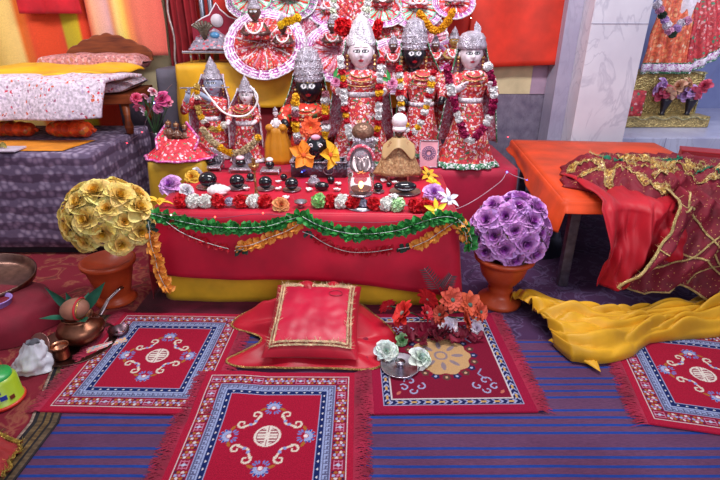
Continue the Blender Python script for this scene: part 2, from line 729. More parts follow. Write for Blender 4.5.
CR = '#a81838'       # crimson pile
def shou_rug():
    w, l = .60, .66
    c = Canvas(w, l, CR)
    X, Y = c.X, c.Y
    d = np.minimum(w / 2 - np.abs(X), l / 2 - np.abs(Y))
    LB, WH, NV, DK, OC, PK = '#9aa6d0', '#d8cfd0', '#16245c', '#2c2440', '#a8682c', '#c87a98'
    c.fill((d > .026), '#8c1536')
    c.fill((d > .026) & (d < .0295), WH)
    # flower and fret blocks of the outer band
    B0, B1 = .030, .074
    def band_pts(off):
        pts = []
        nx, ny = 13, 15
        for k in range(nx):
            x = lerp(-w / 2 + off, w / 2 - off, k / (nx - 1))
            pts += [(x, -l / 2 + off, 0, k), (x, l / 2 - off, 0, k)]
        for k in range(1, ny - 1):
            y = lerp(-l / 2 + off, l / 2 - off, k / (ny - 1))
            pts += [(-w / 2 + off, y, 1, k), (w / 2 - off, y, 1, k)]
        return pts
    for x, y, ax, k in band_pts(.052):
        if k % 4 == 0:
            for s in (-1, 1):
                for q in (-.013, 0, .013):
                    if ax == 0:
                        c.line([(x - .017, y + q), (x + .017, y + q)], .0036, PK if q else '#b8c0dc')
                        c.line([(x + s * .017, y - .014), (x + s * .017, y + .014)], .0036, PK)
                    else:
                        c.line([(x - .014, y + q), (x + .014, y + q)], .0036, PK if q else '#b8c0dc')
                        c.line([(x + q, y - .017), (x + q, y + .017)], .0036, PK)
            c.disc(x, y, .006, '#b8c0dc')
        else:
            for j in range(6):
                a = j * PI / 3
                c.disc(x + .013 * math.cos(a), y + .013 * math.sin(a), .0052, [LB, WH, OC][j % 3])
            for j in range(4):
                a = j * PI / 2 + .78
                c.disc(x + .024 * math.cos(a), y + .017 * math.sin(a), .004, [OC, DK][j % 2])
            c.disc(x, y, .005, PK)
    c.fill((d > .0760) & (d < .108), LB)
    # greek key
    per = np.where(w / 2 - np.abs(X) < l / 2 - np.abs(Y), Y, X)
    ph = (per / .0195) % 1
    kk = (d - .079) / .026
    key = ((kk > .05) & (kk < .2)) | ((kk > .8) & (kk < .95)) | ((ph < .22) & (kk > .05) & (kk < .95)) | ((kk > .42) & (kk < .6) & (ph > .2) & (ph < .72)) | ((ph > .55) & (ph < .72) & (kk > .3) & (kk < .6))
    c.fill((d > .079) & (d < .105) & key, '#5a5a7c')
    c.fill((d > .108) & (d < .128), NV)
    ph = ((per + .3) / .030) % 1
    c.fill((((ph - .5) * .030) ** 2 + (d - .118) ** 2 < .0036 ** 2) & (d > .108), '#e8e4ea')
    c.fill((d > .128) & (d < .1315), LB)
    c.fill((d > .1315), '#a41434')
    cy = 0.0
    # medallion: round longevity sign
    for q, (x, y) in enumerate([(0, 1), (0, -1), (1, 0), (-1, 0)]):
        px, py = x * .132, y * .132 + cy
        for j in range(7):
            a = math.atan2(y, x) + (j - 3) * .52
            c.disc(px + .022 * math.cos(a), py + .022 * math.sin(a), .0125, LB, .0055, a)
            c.disc(px + .027 * math.cos(a), py + .027 * math.sin(a), .0042, '#1f3f9a')
        c.disc(px, py, .008, '#e6d8dc')
        for s in (-1, 1):
            a = math.atan2(y, x) + s * 1.75
            c.disc(px + .036 * math.cos(a), py + .036 * math.sin(a), .013, OC, .0055, a + s * .3)
            for j in range(3):
                a2 = math.atan2(y, x) + PI + s * (.3 + j * .35)
                c.disc(px + .026 * math.cos(a2), py + .026 * math.sin(a2), .0085, '#6a7cc0', .0032, a2)
    for q in range(4):
        a = PI / 4 + q * PI / 2
        for s in (-1, 1):
            ax = a + s * .27
            x0, y0 = .112 * math.cos(ax), .112 * math.sin(ax) + cy
            c.spiral(x0, y0, .019, .006, ax + s * 2.6, ax - s * 2.8, .0068, '#dcd0c0')
            c.line([(x0 + .014 * math.cos(ax + s * 2.4), y0 + .014 * math.sin(ax + s * 2.4)), (.078 * math.cos(a), .078 * math.sin(a) + cy)], .008, '#dcd0c0')
            c.disc(.086 * math.cos(a + s * .12), .086 * math.sin(a + s * .12) + cy, .008, '#8c9ad0', .005, a)
    c.disc(0, cy, .046, '#e2d6cc')
    ring = np.sqrt(X ** 2 + (Y - cy) ** 2)
    for k in (-.026, -.013, 0, .013, .026):
        c.fill((np.abs(Y - cy - k) < .0028) & (ring < .038) & (np.abs(X) > .008), '#8c2a44')
    c.fill((np.abs(X) < .0022) & (ring < .044) & (np.abs(Y - cy) > .016), '#8c2a44')
    c.fill((ring > .036) & (ring < .0385) & (np.abs(X) > .012), '#8c2a44')
    return c


m_rug = vcol('woven_pile', 0.95, 0, .6, 260, .03, .1)
m_fringe = cloth('#8a1232', .9, .2, .1, .3)


def fringe(side, l, n, parent, w=.30, ln=.05, seed=1):
    r = random.Random(seed)
    mb = MB()
    for k in range(n):
        y = -l / 2 + l * (k + r.random()) / n
        x = side * (w - .004)
        L = ln * r.uniform(.6, 1.25)
        a = r.uniform(-.5, .5)
        wd = r.uniform(.0016, .003)
        p = [Vector((x, y, .006)), Vector((x + side * L * .45, y + a * L * .3, r.uniform(.006, .014))), Vector((x + side * L, y + a * L, r.uniform(.001, .006)))]
        vs = []
        for i, q in enumerate(p):
            ww = wd * (1 - .35 * i)
            vs += [(q.x, q.y - ww, q.z), (q.x, q.y + ww, q.z + .001)]
        mb.raw(vs, [(0, 2, 3, 1), (2, 4, 5, 3)])
    o = mb.build('fringe', m_fringe, parent)
    o['kind'] = 'stuff'
    return o


def rug(name, label, canvas, loc, rz=0, zf=None, seed=1, nfr=520, mesh=None):
    t = thing(name, label, 'rug', loc, rz, 'tasselled prayer rugs')
    mb = canvas.mesh(zf or (lambda x, y: .0))
    o = mb.build('woven_field', m_rug, t)
    for s in (-1, 1):
        fringe(s, canvas.l, nfr, t, canvas.w / 2, .055, seed + s)
    return t


sh = shou_rug()
rug('prayer_rug', 'crimson prayer rug nearest the camera with a round cream medallion', sh, (-.318, 1.232, .008), 0,
    lambda x, y: .010 * max(0, min(1, (y - .10) / .1)) * max(0, min(1, (-x - .05) / .1)) + .001 * N(x * 5, y * 5))
rug('prayer_rug', 'crimson medallion prayer rug between the copper water pots and the red cushion', sh, (-.865, 1.672, .0075), math.radians(-1.5),
    lambda x, y: .0015 * (1 + N(x * 6, y * 4)), 5)
rug('prayer_rug', 'crimson medallion prayer rug at the right edge under the yellow cloth', sh, (1.385, 1.55, .0075), math.radians(-12),
    lambda x, y: .002 * (1 + N(x * 6, y * 4, 3)), 9)


def arabesque_rug():
    w, l = .60, .66
    c = Canvas(w, l, '#98143a')
    X, Y = c.X, c.Y
    d = np.minimum(w / 2 - np.abs(X), l / 2 - np.abs(Y))
    per = np.where(w / 2 - np.abs(X) < l / 2 - np.abs(Y), Y, X)
    LB, NV = '#a4a8cc', '#1a2050'
    c.fill((d > .036) & (d < .041), LB)
    c.fill((d > .041) & (d < .068), NV)
    kk = np.abs(d - .0545)
    ph = ((per + kk * 1.2) / .026) % 1
    c.fill((d > .043) & (d < .066) & (ph < .35), LB)
    c.fill((d > .050) & (d < .059) & (((per) / .052) % 1 < .4), '#c89a5a')
    c.fill((d > .068) & (d < .073), '#cfc4c4')
    c.fill(d > .073, '#7d1230')
    for sx in (-1, 1):
        for sy in (-1, 1):
            for k, (ox, oy, r, a0) in enumerate([(.150, .160, .024, 0), (.112, .190, .021, 2), (.178, .195, .020, 1), (.145, .215, .018, 3)]):
                c.spiral(sx * ox, sy * oy, r, r * .3, a0 if sx > 0 else PI - a0, (a0 + 5) if sx > 0 else PI - a0 - 5, .006, '#a0a4c8')
            c.line([(sx * .155, sy * .15), (sx * .13, sy * .12), (sx * .15, sy * .09)], .005, '#8f93b8')
            c.disc(sx * .20, sy * .225, .012, '#c06a5a', .006, .8)
    ang = np.arctan2(Y, X)
    rr = np.sqrt(X ** 2 + Y ** 2)
    for k in range(20):
        a = k * PI / 10
        x, y = .140 * math.cos(a), .140 * math.sin(a)
        for j in range(5):
            b = j * 2 * PI / 5 + a
            c.disc(x + .010 * math.cos(b), y + .010 * math.sin(b), .0075, '#5a3a34' if k % 2 else '#20264e')
        c.disc(x, y, .006, '#c8a080' if k % 2 else '#a4a8cc')
    c.fill(rr < .122 + .006 * np.cos(ang * 10), '#c39a6c')
    for k in range(8):
        a = k * PI / 4
        c.disc(.07 * math.cos(a), .07 * math.sin(a), .026, '#8c7a80', .010, a)
    c.disc(0, 0, .03, '#8c7a80')
    c.disc(0, 0, .02, '#c39a6c')
    return c


rug('prayer_rug', 'dark red prayer rug with a tan round centre under the steel plate', arabesque_rug(), (.345, 1.672, .0075), math.radians(1), lambda x, y: .001 * (1 + N(x * 6, y * 4, 8)), 14)


# red floral carpet at the left, its black and gold border strip along the right edge
def floral(name, base, spots, scale, rough=.95):
    q = NT(name, rough)
    nz = q.noise(scale, 5)
    nz.inputs['Distortion'].default_value = 1.2
    st = [(0.0, base)]
    rp = q.ramp(nz.outputs[0], [(0, base), (.50, base), (.55, spots[0]), (.60, base), (.66, spots[1]), (.72, spots[2])])
    q.base(rp.outputs[0])
    q.bump(q.noise(300, 2).outputs[0], .5, .004)
    return q.m


t = thing('floral_carpet', 'worn red floral carpet at the left with a black and gold border', 'carpet', (0, 0, 0))
xs = lambda y: -1.075 - .13 * max(0, min(1, (y - 1.30) / .4))
m_redcarpet = floral('red_floral_pile', '#741226', ['#8c4a3a', '#5c3026', '#a8402c'], 7)
MB().grid(lambda u, v: (lerp(-3.3, xs(lerp(.5, 2.0, v)) - .105, u), lerp(.5, 2.0, v), .003 + .001 * N(u * 9, v * 9)), 30, 30).build('carpet_field', m_redcarpet, t, thick=.003)
MB().grid(lambda u, v: (lerp(-3.3, -1.06, u), lerp(2.0, 4.0, v), .003), 10, 10).build('carpet_field', m_redcarpet, t, thick=.003)


def strip_mat():
    q = NT('woven_border', .8)
    uv = q.n('ShaderNodeVertexColor')
    uv.layer_name = 'Col'
    sp = q.n('ShaderNodeSeparateColor')
    q.l(uv.outputs[0], sp.inputs[0])
    rp = q.ramp(sp.outputs[0], [(0, '#b49a8c'), (.1, '#14101c'), (.24, '#6a5436'), (.42, '#14101c'), (.5, '#7a6038'), (.66, '#14101c'), (.74, '#63503a'), (.92, '#201420')], True)
    nz = q.noise(90, 2, (.3, 1, 1))
    r2 = q.ramp(nz.outputs[0], [(.35, (150, 140, 140)), (.7, (255, 255, 255))])
    mx = q.n('ShaderNodeMixRGB', blend_type='MULTIPLY')
    mx.inputs[0].default_value = 1
    q.l(rp.outputs[0], mx.inputs[1])
    q.l(r2.outputs[0], mx.inputs[2])
    q.base(mx.outputs[0])
    return q.m


MB().grid(lambda u, v: (xs(lerp(.5, 2.0, v)) - .105 + .105 * u, lerp(.5, 2.0, v), .0075), 8, 30, cfn=lambda u, v: (u, 0, 0, 1)).build('carpet_border', strip_mat(), t, thick=.003)
t2 = MB().grid(lambda u, v: (lerp(.52, 2.6, u), lerp(1.80, 3.95, v), .0045 + .001 * N(u * 9, v * 9)), 30, 30).build(
    'floral_carpet', floral('purple_floral_pile', '#43254a', ['#5c4a6e', '#2c1a3a', '#6c5c7c'], 11), thick=.003)
tag(t2, 'dark purple floral carpet under the terracotta urn and the orange table', 'carpet')
# wine red carpet under the altar
t3 = MB().grid(lambda u, v: (lerp(-1.12, .56, u), lerp(1.95, 3.0, v), .0035), 4, 4).build('carpet_runner', cloth('#5c1228', .95, .2, .4), thick=.003)
tag(t3, 'dark red runner showing below the altar cloth behind the rugs', 'carpet')

# ================================================================== DRAPED FURNITURE
def perimeter(w, l, r, step=.02):
    """rounded rectangle: points and outward normals, counter-clockwise from the front left"""
    out = []
    cs = [(-w / 2 + r, -l / 2 + r, PI), (w / 2 - r, -l / 2 + r, 1.5 * PI), (w / 2 - r, l / 2 - r, 0), (-w / 2 + r, l / 2 - r, PI / 2)]
    for k, (cx, cy, a0) in enumerate(cs):
        for j in range(7):
            a = a0 + j / 6 * PI / 2
            out.append(((cx + r * math.cos(a), cy + r * math.sin(a)), (math.cos(a), math.sin(a))))
        nx, ny, na = cs[(k + 1) % 4]
        a = a0 + PI / 2
        p0 = (cx + r * math.cos(a), cy + r * math.sin(a))
        p1 = (nx + r * math.cos(a), ny + r * math.sin(a))
        n = max(2, int(math.dist(p0, p1) / step))
        for j in range(1, n):
            t = j / n
            out.append(((lerp(p0[0], p1[0], t), lerp(p0[1], p1[1], t)), (math.cos(a), math.sin(a))))
    return out


def drape(name, cx, cy, w, l, zt, zb, mat, parent=None, rz=0.0, r=.03, amp=.012, freq=30, flare=.02, seed=0.0, thick=.003, top=True, nv=14, wrinkle=.002, cfn=None):
    """cloth over a box: flat top and a hanging skirt with soft folds; zb may depend on (x, y, nx, ny)"""
    per = perimeter(w, l, r)
    n = len(per)
    mb = MB()
    vs = []
    cs = []
    e = .012
    for j in range(nv + 1):
        for i, ((x, y), (nx, ny)) in enumerate(per):
            zbb = zb(x, y, nx, ny) if callable(zb) else zb
            if j == 0:
                k, z = -e, zt
            elif j == 1:
                k, z = -e * .3, zt - e * .3
            else:
                t = (j - 1) / (nv - 1)
                s = i * .02
                f = N(s * freq / 6, seed, t * .8) + .5 * N(s * freq / 2.2, seed + 5, t * .7)
                k = flare * t + amp * (t ** .8) * f * 1.6
                z = lerp(zt - e, zbb, t)
            vs.append((x + nx * k, y + ny * k, z))
            if cfn:
                cs.append(cfn(i / n, j / nv, x, y, z))
    fs = []
    for j in range(nv):
        for i in range(n):
            a, b = j * n + i, j * n + (i + 1) % n
            fs.append((a, a + n, b + n, b))
    mb.raw(vs, fs)
    if cfn:
        mb.c[-len(vs):] = cs
    if top:
        mb.grid(lambda u, v: (lerp(-w / 2 + e, w / 2 - e, u), lerp(-l / 2 + e, l / 2 - e, v), zt + (wrinkle * (1 + N(u * 9, v * 7, seed)) if 0 < u < 1 and 0 < v < 1 else -.0005)), 30, 20)
    return mb.build(name, mat, parent, loc=(cx, cy, 0), rot=(0, 0, rz), thick=thick)


m_red = satin('#b80c30', .5)
m_redtop = satin('#a80f38', .6)
# ---- altar, front table
AZ = .49
rzA = math.radians(-2)
u_ = drape('altar_underskirt', -.265, 2.475, 1.46, .68, .455, .006, satin('#dcae28', .5), rz=rzA, amp=.012, freq=14, flare=.015, seed=3, r=.05, top=False)
tag(u_, 'mustard yellow cloth skirting the altar below the red cloth', 'cloth')
c_ = drape('altar_cloth', -.265, 2.475, 1.49, .73, AZ, lambda x, y, nx, ny: .155 - .045 * (x / .72) + .018 * math.sin(x * 5 + 1) if ny < -.5 else .02, m_red,
           rz=rzA, amp=.012, freq=12, flare=.05, seed=1, r=.04, wrinkle=.0005)
tag(c_, 'crimson cloth over the front of the altar, hung with flower garlands', 'altar cloth')
# ---- altar, wider table behind
b_ = drape('altar_cloth', -.08, 3.255, 2.14, .74, AZ - .003, .02, m_redtop, amp=.010, freq=16, flare=.015, seed=9, r=.05, wrinkle=.0003)
tag(b_, 'crimson cloth over the wide rear table that carries the tall idols', 'altar cloth')

# ---- stand with the gold cloth behind the idols
dk = drape('shelf_cloth', -.42, 3.80, 1.68, .46, 1.04, .50, cloth('#7a0c1c', .8), amp=.02, freq=14, flare=.02, seed=4, r=.03)
tag(dk, 'dark maroon cloth covering the high shelf behind the idols', 'cloth')
m_gold = satin('#cf9a1c', .45)
gc = drape('gold_cloth', -.42, 3.79, 1.74, .52, 1.058, lambda x, y, nx, ny: .80 + .03 * math.sin(x * 7) if x > -.74 else .62, m_gold, amp=.03, freq=16, flare=.03, seed=6, r=.03)
tag(gc, 'golden yellow satin cloth laid over the high shelf', 'cloth')

# ---- hanging curtains
def curtain(name, label, x0, x1, y, zt, zb, mat, n=6, amp=.035, seed=0, thick=.003, group=None, cfn=None, mb_only=False):
    def fn(u, v):
        x = lerp(x0, x1, u)
        zz = zb(u) if callable(zb) else zb
        f = math.sin(u * n * 2 * PI + 1.3 * N(u * 3, seed, v)) * .6 + N(u * n * 1.3, v * 1.5, seed)
        return (x + .02 * N(v * 2, u * 3, seed), y - amp * f * (.5 + .5 * v), lerp(zt, zz, v))
    o = MB().grid(fn, 120, 30, cfn=cfn).build(name, mat, thick=thick)
    tag(o, label, 'curtain', group)
    return o


def stripes_fn(stops):
    cs = [(p, lin(c)) for p, c in stops]
    def fn(u, v):
        for (p0, c0), (p1, c1) in zip(cs, cs[1:]):
            if u <= p1:
                t = max(0, min(1, (u - p0) / (p1 - p0)))
                return tuple(lerp(a, b, t) for a, b in zip(c0, c1))
        return cs[-1][1]
    return fn


m_print = vcol('dyed_cotton', .85, 0, .15, 250, .2)  # striped left curtains: glow from behind is put into brighter stripe colours
curtain('curtain', 'orange and yellow broad striped curtain behind the bed at far left', -3.1, -1.96, 4.0, 2.2, .3, m_print, 4, .03, 2,
        cfn=stripes_fn([(0, '#f0c81c'), (.16, '#f4c824'), (.28, '#fcd070'), (.42, '#fcd480'), (.455, '#f4741c'), (.50, '#f06a1c'), (.53, '#ee4e22'), (.70, '#ea4a22'), (.715, '#e04a20'), (.735, '#c8b41a'), (.84, '#d4b61c'), (.86, '#e8401c'), (1, '#e63a1e')]))
curtain('curtain', 'salmon curtain with pale yellow stripes above the carved headboard', -2.02, -1.47, 3.93, 2.2, 1.095, m_print, 3, .025, 3,
        cfn=stripes_fn([(0, '#e04a34'), (.03, '#ee7a50'), (.10, '#f2b08a'), (.26, '#e8b0b0'), (.33, '#f2a06a'), (.40, '#f8d880'), (.48, '#f6d060'), (.54, '#f29050'), (.64, '#ec7a60'), (1, '#e8685c')]))
curtain('curtain', 'short dark red valance flap over the striped curtain', -2.50, -2.04, 3.90, 2.2, 1.385, cloth('#b81224', .8), 2, .03, 5)
curtain('curtain', 'gathered deep red curtain between the salmon curtain and the steel pipe', -1.46, -1.22, 3.98, 2.2, .5, cloth('#8c1420', .8), 5, .05, 6)
curtain('curtain', 'bright orange-red curtain behind the idol shelf', -1.24, .88, 4.05, 2.2, .45, satin('#cc2c22', .6), 7, .03, 7)
curtain('curtain', 'orange-red curtain hung on the wall beside the marble pillar', .84, 1.66, 3.99, 2.2, lambda u: 1.00 + .03 * u, satin('#cc301c', .55), 1.5, .02, 8)
# silver cord with a fringe hanging at the gathered curtain
t = MB().tube([(-1.40 + .01 * math.sin(k), 3.90, 2.0 - k * .055) for k in range(22)], .009, 6).build('cord', metal('#b8a8a8', .5))
tag(t, 'pale twisted cord hanging over the gathered red curtain', 'cord')
for x in (-1.165, -1.10):
    t = MB().lathe([(.021, 0), (.021, 1.6)], 14).build('steel_pipe', metal('#8c90a0', .35), loc=(x, 3.93, .6))
    tag(t, 'left grey steel pipe standing behind the mountain shrine' if x < -1.13 else 'right grey steel pipe standing behind the mountain shrine', 'pipe')

# ---- left platform with its printed cloth
def print_mat():
    """grey lilac block print: rows of rings and scallops"""
    q = NT('block_printed_cotton', .9)
    sp = q.n('ShaderNodeSeparateXYZ')
    q.l(q.tc.outputs['Object'], sp.inputs[0])
    v = q.n('ShaderNodeTexVoronoi')
    v.inputs['Scale'].default_value = 24
    v.inputs['Randomness'].default_value = .8
    q.l(q.tc.outputs['Object'], v.inputs[0])
    r1 = q.ramp(v.outputs['Distance'], [(0, '#a898ac'), (.25, '#9484a0'), (.42, '#7c6c88'), (.55, '#645470')])
    wv = q.n('ShaderNodeTexWave')
    wv.bands_direction = 'Z'
    wv.inputs['Scale'].default_value = 3.2
    wv.inputs['Distortion'].default_value = 1.6
    wv.inputs['Detail Scale'].default_value = 3
    q.l(q.tc.outputs['Object'], wv.inputs[0])
    r2 = q.ramp(wv.outputs['Fac'], [(.35, (170, 140, 160)), (.6, (255, 255, 255))])
    mx = q.n('ShaderNodeMixRGB', blend_type='MULTIPLY')
    mx.inputs[0].default_value = .8
    q.l(r1.outputs[0], mx.inputs[1])
    q.l(r2.outputs[0], mx.inputs[2])
    q.base(mx.outputs[0])
    q.bump(v.outputs['Distance'], .3, .004)
    return q.m


PZ = .635
pl = drape('platform_cloth', -2.30, 3.13, 1.50, .86, PZ, .06, print_mat(), amp=.012, freq=10, flare=.02, seed=12, r=.03, wrinkle=.002)
tag(pl, 'grey lilac block-printed cloth over the low platform at left', 'cloth')
pf = drape('platform', -2.30, 3.13, 1.46, .82, PZ - .02, .004, cloth('#2c2238', .9), amp=0.0, freq=4, flare=0, r=.02, nv=3, top=True)
tag(pf, 'dark base of the low platform showing under its printed cloth', 'platform')

# orange sheet on the platform
og = MB().grid(lambda u, v: (lerp(-2.75, -1.72, u) + .05 * v, lerp(2.74, 3.02, v), PZ + .009 + .003 * N(u * 8, v * 5)), 20, 10).build('sheet', cloth('#d8841c', .7), thick=.003)
tag(og, 'flat orange cloth at the front of the printed platform', 'cloth')

# shiny orange bolsters
m_bolster = brocade('#dc4a20', ['#e87a30', '#c03a1c', '#b86a30', '#e8602c'], 22, .32, dens=.5)
def bolster(loc, L, r, rz, label):
    def fn(u, v):
        t = v * 2 - 1
        k = (1 - abs(t) ** 5) ** .5
        rr = r * (k + .02) * (1 + .10 * N(u * 5, v * 6, loc[0]) + .05 * math.sin(v * 30))
        if abs(t) > .97:
            rr *= .4
        a = 2 * PI * u
        return (t * L / 2, rr * math.cos(a) * 1.15, max(-r * .8, rr * math.sin(a) * .85))
    th = thing('bolster', label, 'bolster', loc, rz, 'shiny orange bolsters')
    MB().grid(fn, 28, 40, cu=True).build('cover', m_bolster, th)
    for s in (-1, 1):
        MB().tube([(s * L * .47, 0, 0), (s * L * .52, 0, .005), (s * L * .55, .01, -.01)], [r * .2, r * .12, r * .28], 8).build('tied_end', m_bolster, th)
bolster(G(69, 139, PZ) + Vector((0, .04, .056)), .30, .06, -.12, 'shiny orange patterned bolster beside the roses end of the platform')
bolster(G(12, 138, PZ) + Vector((0, .04, .050)), .28, .055, -.05, 'shiny orange patterned bolster at the left picture edge')

# small plate of offerings
t = thing('tray', 'small white and silver tray at the left edge of the orange cloth', 'tray', G(5, 149, PZ + .02))
MB().box((0, 0, .0), (.18, .11, .012)).build('plate', gloss('#c8bcd0', .3), t, bevel=.003)
mb = MB()
for k in range(9):
    mb.petal(TR((R.uniform(-.05, .03), R.uniform(-.03, .03), .012), (R.uniform(-.3, .8), R.uniform(-.5, .5), R.uniform(0, 6))), .035, .02, .3, .5)
mb.build('dried_leaves', cloth('#8a7a3c', .6), t)

# ---- the deity's small bed
m_wood = NT('carved_wood', .45)
m_wood.base(m_wood.ramp(m_wood.noise(6, 6, (1, 1, 8)).outputs[0], [(.3, '#5a2410'), (.7, '#8c4420')]).outputs[0])
m_wood = m_wood.m
bd = thing('cot', 'small wooden deity cot with a scalloped carved headboard', 'bed', (-2.08, 3.44, 0), math.radians(8))
BZ = .90
MB().box((0, 0, BZ - .035), (1.10, .60, .06)).build('frame', m_wood, bd, bevel=.006)
for sx in (-1, 1):
    for sy in (-1, 1):
        MB().lathe([(.022, PZ + .004), (.03, PZ + .05), (.018, PZ + .10), (.028, BZ - .06)], 12, (sx * .50, sy * .26, 0)).build('leg', m_wood, bd)
# headboard: outline with a scalloped top, real thickness
def outline_slab(pts, th, axis='x'):
    mb = MB()
    n = len(pts)
    vs = [(0 - th / 2, p[0], p[1]) for p in pts] + [(th / 2, p[0], p[1]) for p in pts]
    if axis == 'y':
        vs = [(p[0], -th / 2, p[1]) for p in pts] + [(p[0], th / 2, p[1]) for p in pts]
    fs = [tuple(range(n)), tuple(range(2 * n - 1, n - 1, -1))]
    for i in range(n):
        fs.append((i, i + n, (i + 1) % n + n, (i + 1) % n))
    return mb.raw(vs, fs)


hp = [(-.30, .0)]
for k in range(49):
    x = -.30 + k / 48 * .60
    z = .06 + .12 * (1 - (abs(x) / .30) ** 1.6) + .012 * abs(math.sin(k / 48 * PI * 7))
    hp.append((x, z))
hp.append((.30, 0))
t = outline_slab(hp, .025, 'y').build('headboard', m_wood, bd, smooth=False, loc=(.27, .36, BZ + .165), bevel=.004)
# quilt: white cotton with small red and lilac flowers
m_quilt = brocade('#ccbccc', ['#c8405a', '#ccbccc', '#9a5a78', '#ccbccc', '#c85a3c', '#b09ab8'], 36, .85, dens=.3)


def block(name, w, l, h, m, loc, rz, label, cat, bulge=.02, seed=1, group=None, rot=None, nu=30, parent=None, pinch=0.0):
    """soft block: pillow, mattress, folded cloth"""
    def fn(u, v):
        a = (u - .5) * 2
        b = (v - .5) * 2
        # wrap: v runs around the section
        t = v * 2 * PI
        ex = .35
        cx = math.copysign(abs(math.cos(t)) ** ex, math.cos(t))
        cz = math.copysign(abs(math.sin(t)) ** ex, math.sin(t))
        k = (1 - abs(a) ** 8) ** .4 if abs(a) < 1 else 0.0
        hh = h / 2 * (1 + bulge * 4 * (1 - a * a)) * (k * .9 + .1)
        ll = l / 2 * (k * .12 + .88)
        nn = .012 * N(u * 7, cx * 2, seed) * (1 if cz > 0 else 0)
        return (a * w / 2, cx * ll, cz * hh + nn)
    o = MB().grid(fn, nu, 32, cu=False).build(name, m, parent)
    o.location = loc
    o.rotation_euler = rot if rot else (0, 0, rz)
    if parent is None:
        tag(o, label, cat, group)
    return o


block('mattress', 1.06, .60, .07, m_quilt, (-2.08, 3.45, BZ + .032), math.radians(8), 'thin white mattress with a small flower print on the cot', 'mattress', 0.0, 2)
# quilt folded over the cot's front: top and falling front
def quilt(u, v):
    x = lerp(-2.75, -1.53, u)
    t = v
    front = 2.98 - .03 * u + .03 * math.sin(u * 5)
    if t < .55:
        y = lerp(3.36, front, t / .55)
        z = BZ + .10 + .02 * N(u * 6, v * 5, 3) + .015 * math.sin(t / .55 * PI)
    else:
        k = (t - .55) / .45
        y = front - .05 * math.sin(k * 1.6) + .02 * math.sin(u * 14)
        z = BZ + .10 - k * (.235 - .05 * u) - .01
    return (x + .05 * (1 - v) * 1.6, y, z)
t = MB().grid(quilt, 50, 40).build('quilt', m_quilt, thick=.022)
tag(t, 'white quilt with tiny red flowers folded over the front of the cot', 'quilt')
t = MB().grid(lambda u, v: (lerp(-2.55, -1.62, u) + .12 * v, lerp(3.16, 3.54, v), BZ + .122 + .012 * N(u * 7, v * 4, 5) + .05 * math.sin(u * PI) ** .5 * v + .012 * math.sin(u * 9)), 40, 20).build('sheet', satin('#e0a818', .5), thick=.01)
tag(t, 'yellow satin sheet tucked between the quilt and the pillow on the cot', 'cloth')
m_pinkfl = brocade('#b87878', ['#c89aa0', '#8c5a5a', '#b0705a', '#d0a8a8'], 40, .8, dens=.4)
block('pillow', .70, .26, .10, m_pinkfl, (-1.88, 3.64, BZ + .165), math.radians(6), 'dusty pink flowered pillow against the carved headboard', 'pillow', .05, 6)

# grey cloth covered box behind the cot's right end
t = drape('storage_box', -1.36, 3.78, .22, .3, 1.02, .3, cloth('#55505e', .7), r=.02, amp=.01, freq=8)
tag(t, 'grey cloth-covered box standing beyond the cot end', 'box')

# ---- stool with mustard cloth, carrying the fringed seat
t = drape('stool_cloth', -1.10, 2.93, .34, .30, .56, .06, satin('#a8841c', .55), r=.03, amp=.012, freq=10, seed=21)
tag(t, 'mustard satin cloth over the small stool beside the altar', 'cloth')

# ---- orange table on the right
OZ = .52
ot = thing('low_table', 'low grey steel table under the orange cloth at right', 'table', (1.575, 2.86, 0), math.radians(-6))
MB().box((0, 0, OZ - .03), (.98, 1.34, .04)).build('tabletop', metal('#6a6470', .5), ot, bevel=.004)
for sx in (-1, 1):
    for sy in (-1, 1):
        MB().box((sx * .41, sy * .60, (OZ - .05) / 2 + .004), (.05, .05, OZ - .058)).build('leg', metal('#7a7480', .5), ot, bevel=.004)
def orange(x, y, nx, ny):
    if nx < -.3:
        return OZ - .11 + .05 * math.sin(y * 3)
    return OZ - .05
oc = drape('table_cloth', 1.575, 2.86, 1.04, 1.42, OZ, orange, satin('#d0420f', .6), rz=math.radians(-6), r=.03, amp=.02, freq=10, flare=.03, seed=31, wrinkle=.004)
tag(oc, 'bright orange cloth over the low table beside the pillar', 'cloth')

# ================================================================== FLOWERS (shared meshes)
_fl = {}


def keep(mb, name, mats, **kw):
    """a mesh without an object, for copies"""
    o = mb.build(name, mats, **kw)
    me = o.data
    bpy.data.objects.remove(o)
    return me


def place(name, me, parent, loc, rot=(0, 0, 0), sc=1.0):
    o = bpy.data.objects.new(name, me)
    C.objects.link(o)
    if parent is not None:
        o.parent = parent
    o.location = loc
    if hasattr(rot, 'to_euler'):
        rot = rot.to_euler()
    o.rotation_euler = rot
    o.scale = (sc,) * 3 if not hasattr(sc, '__len__') else sc
    return o


def petalm(color, rough=.6):
    key = ('petal', color)
    if key not in _mats:
        q = NT('petal_' + color.strip('#'), rough)
        q.base(q.ramp(q.noise(25, 3).outputs[0], [(.3, mul(color, .86)), (.7, mul(color, 1.12))]).outputs[0])
        q.p.inputs['Subsurface Weight'].default_value = .0
        _mats[key] = q.m
    return _mats[key]


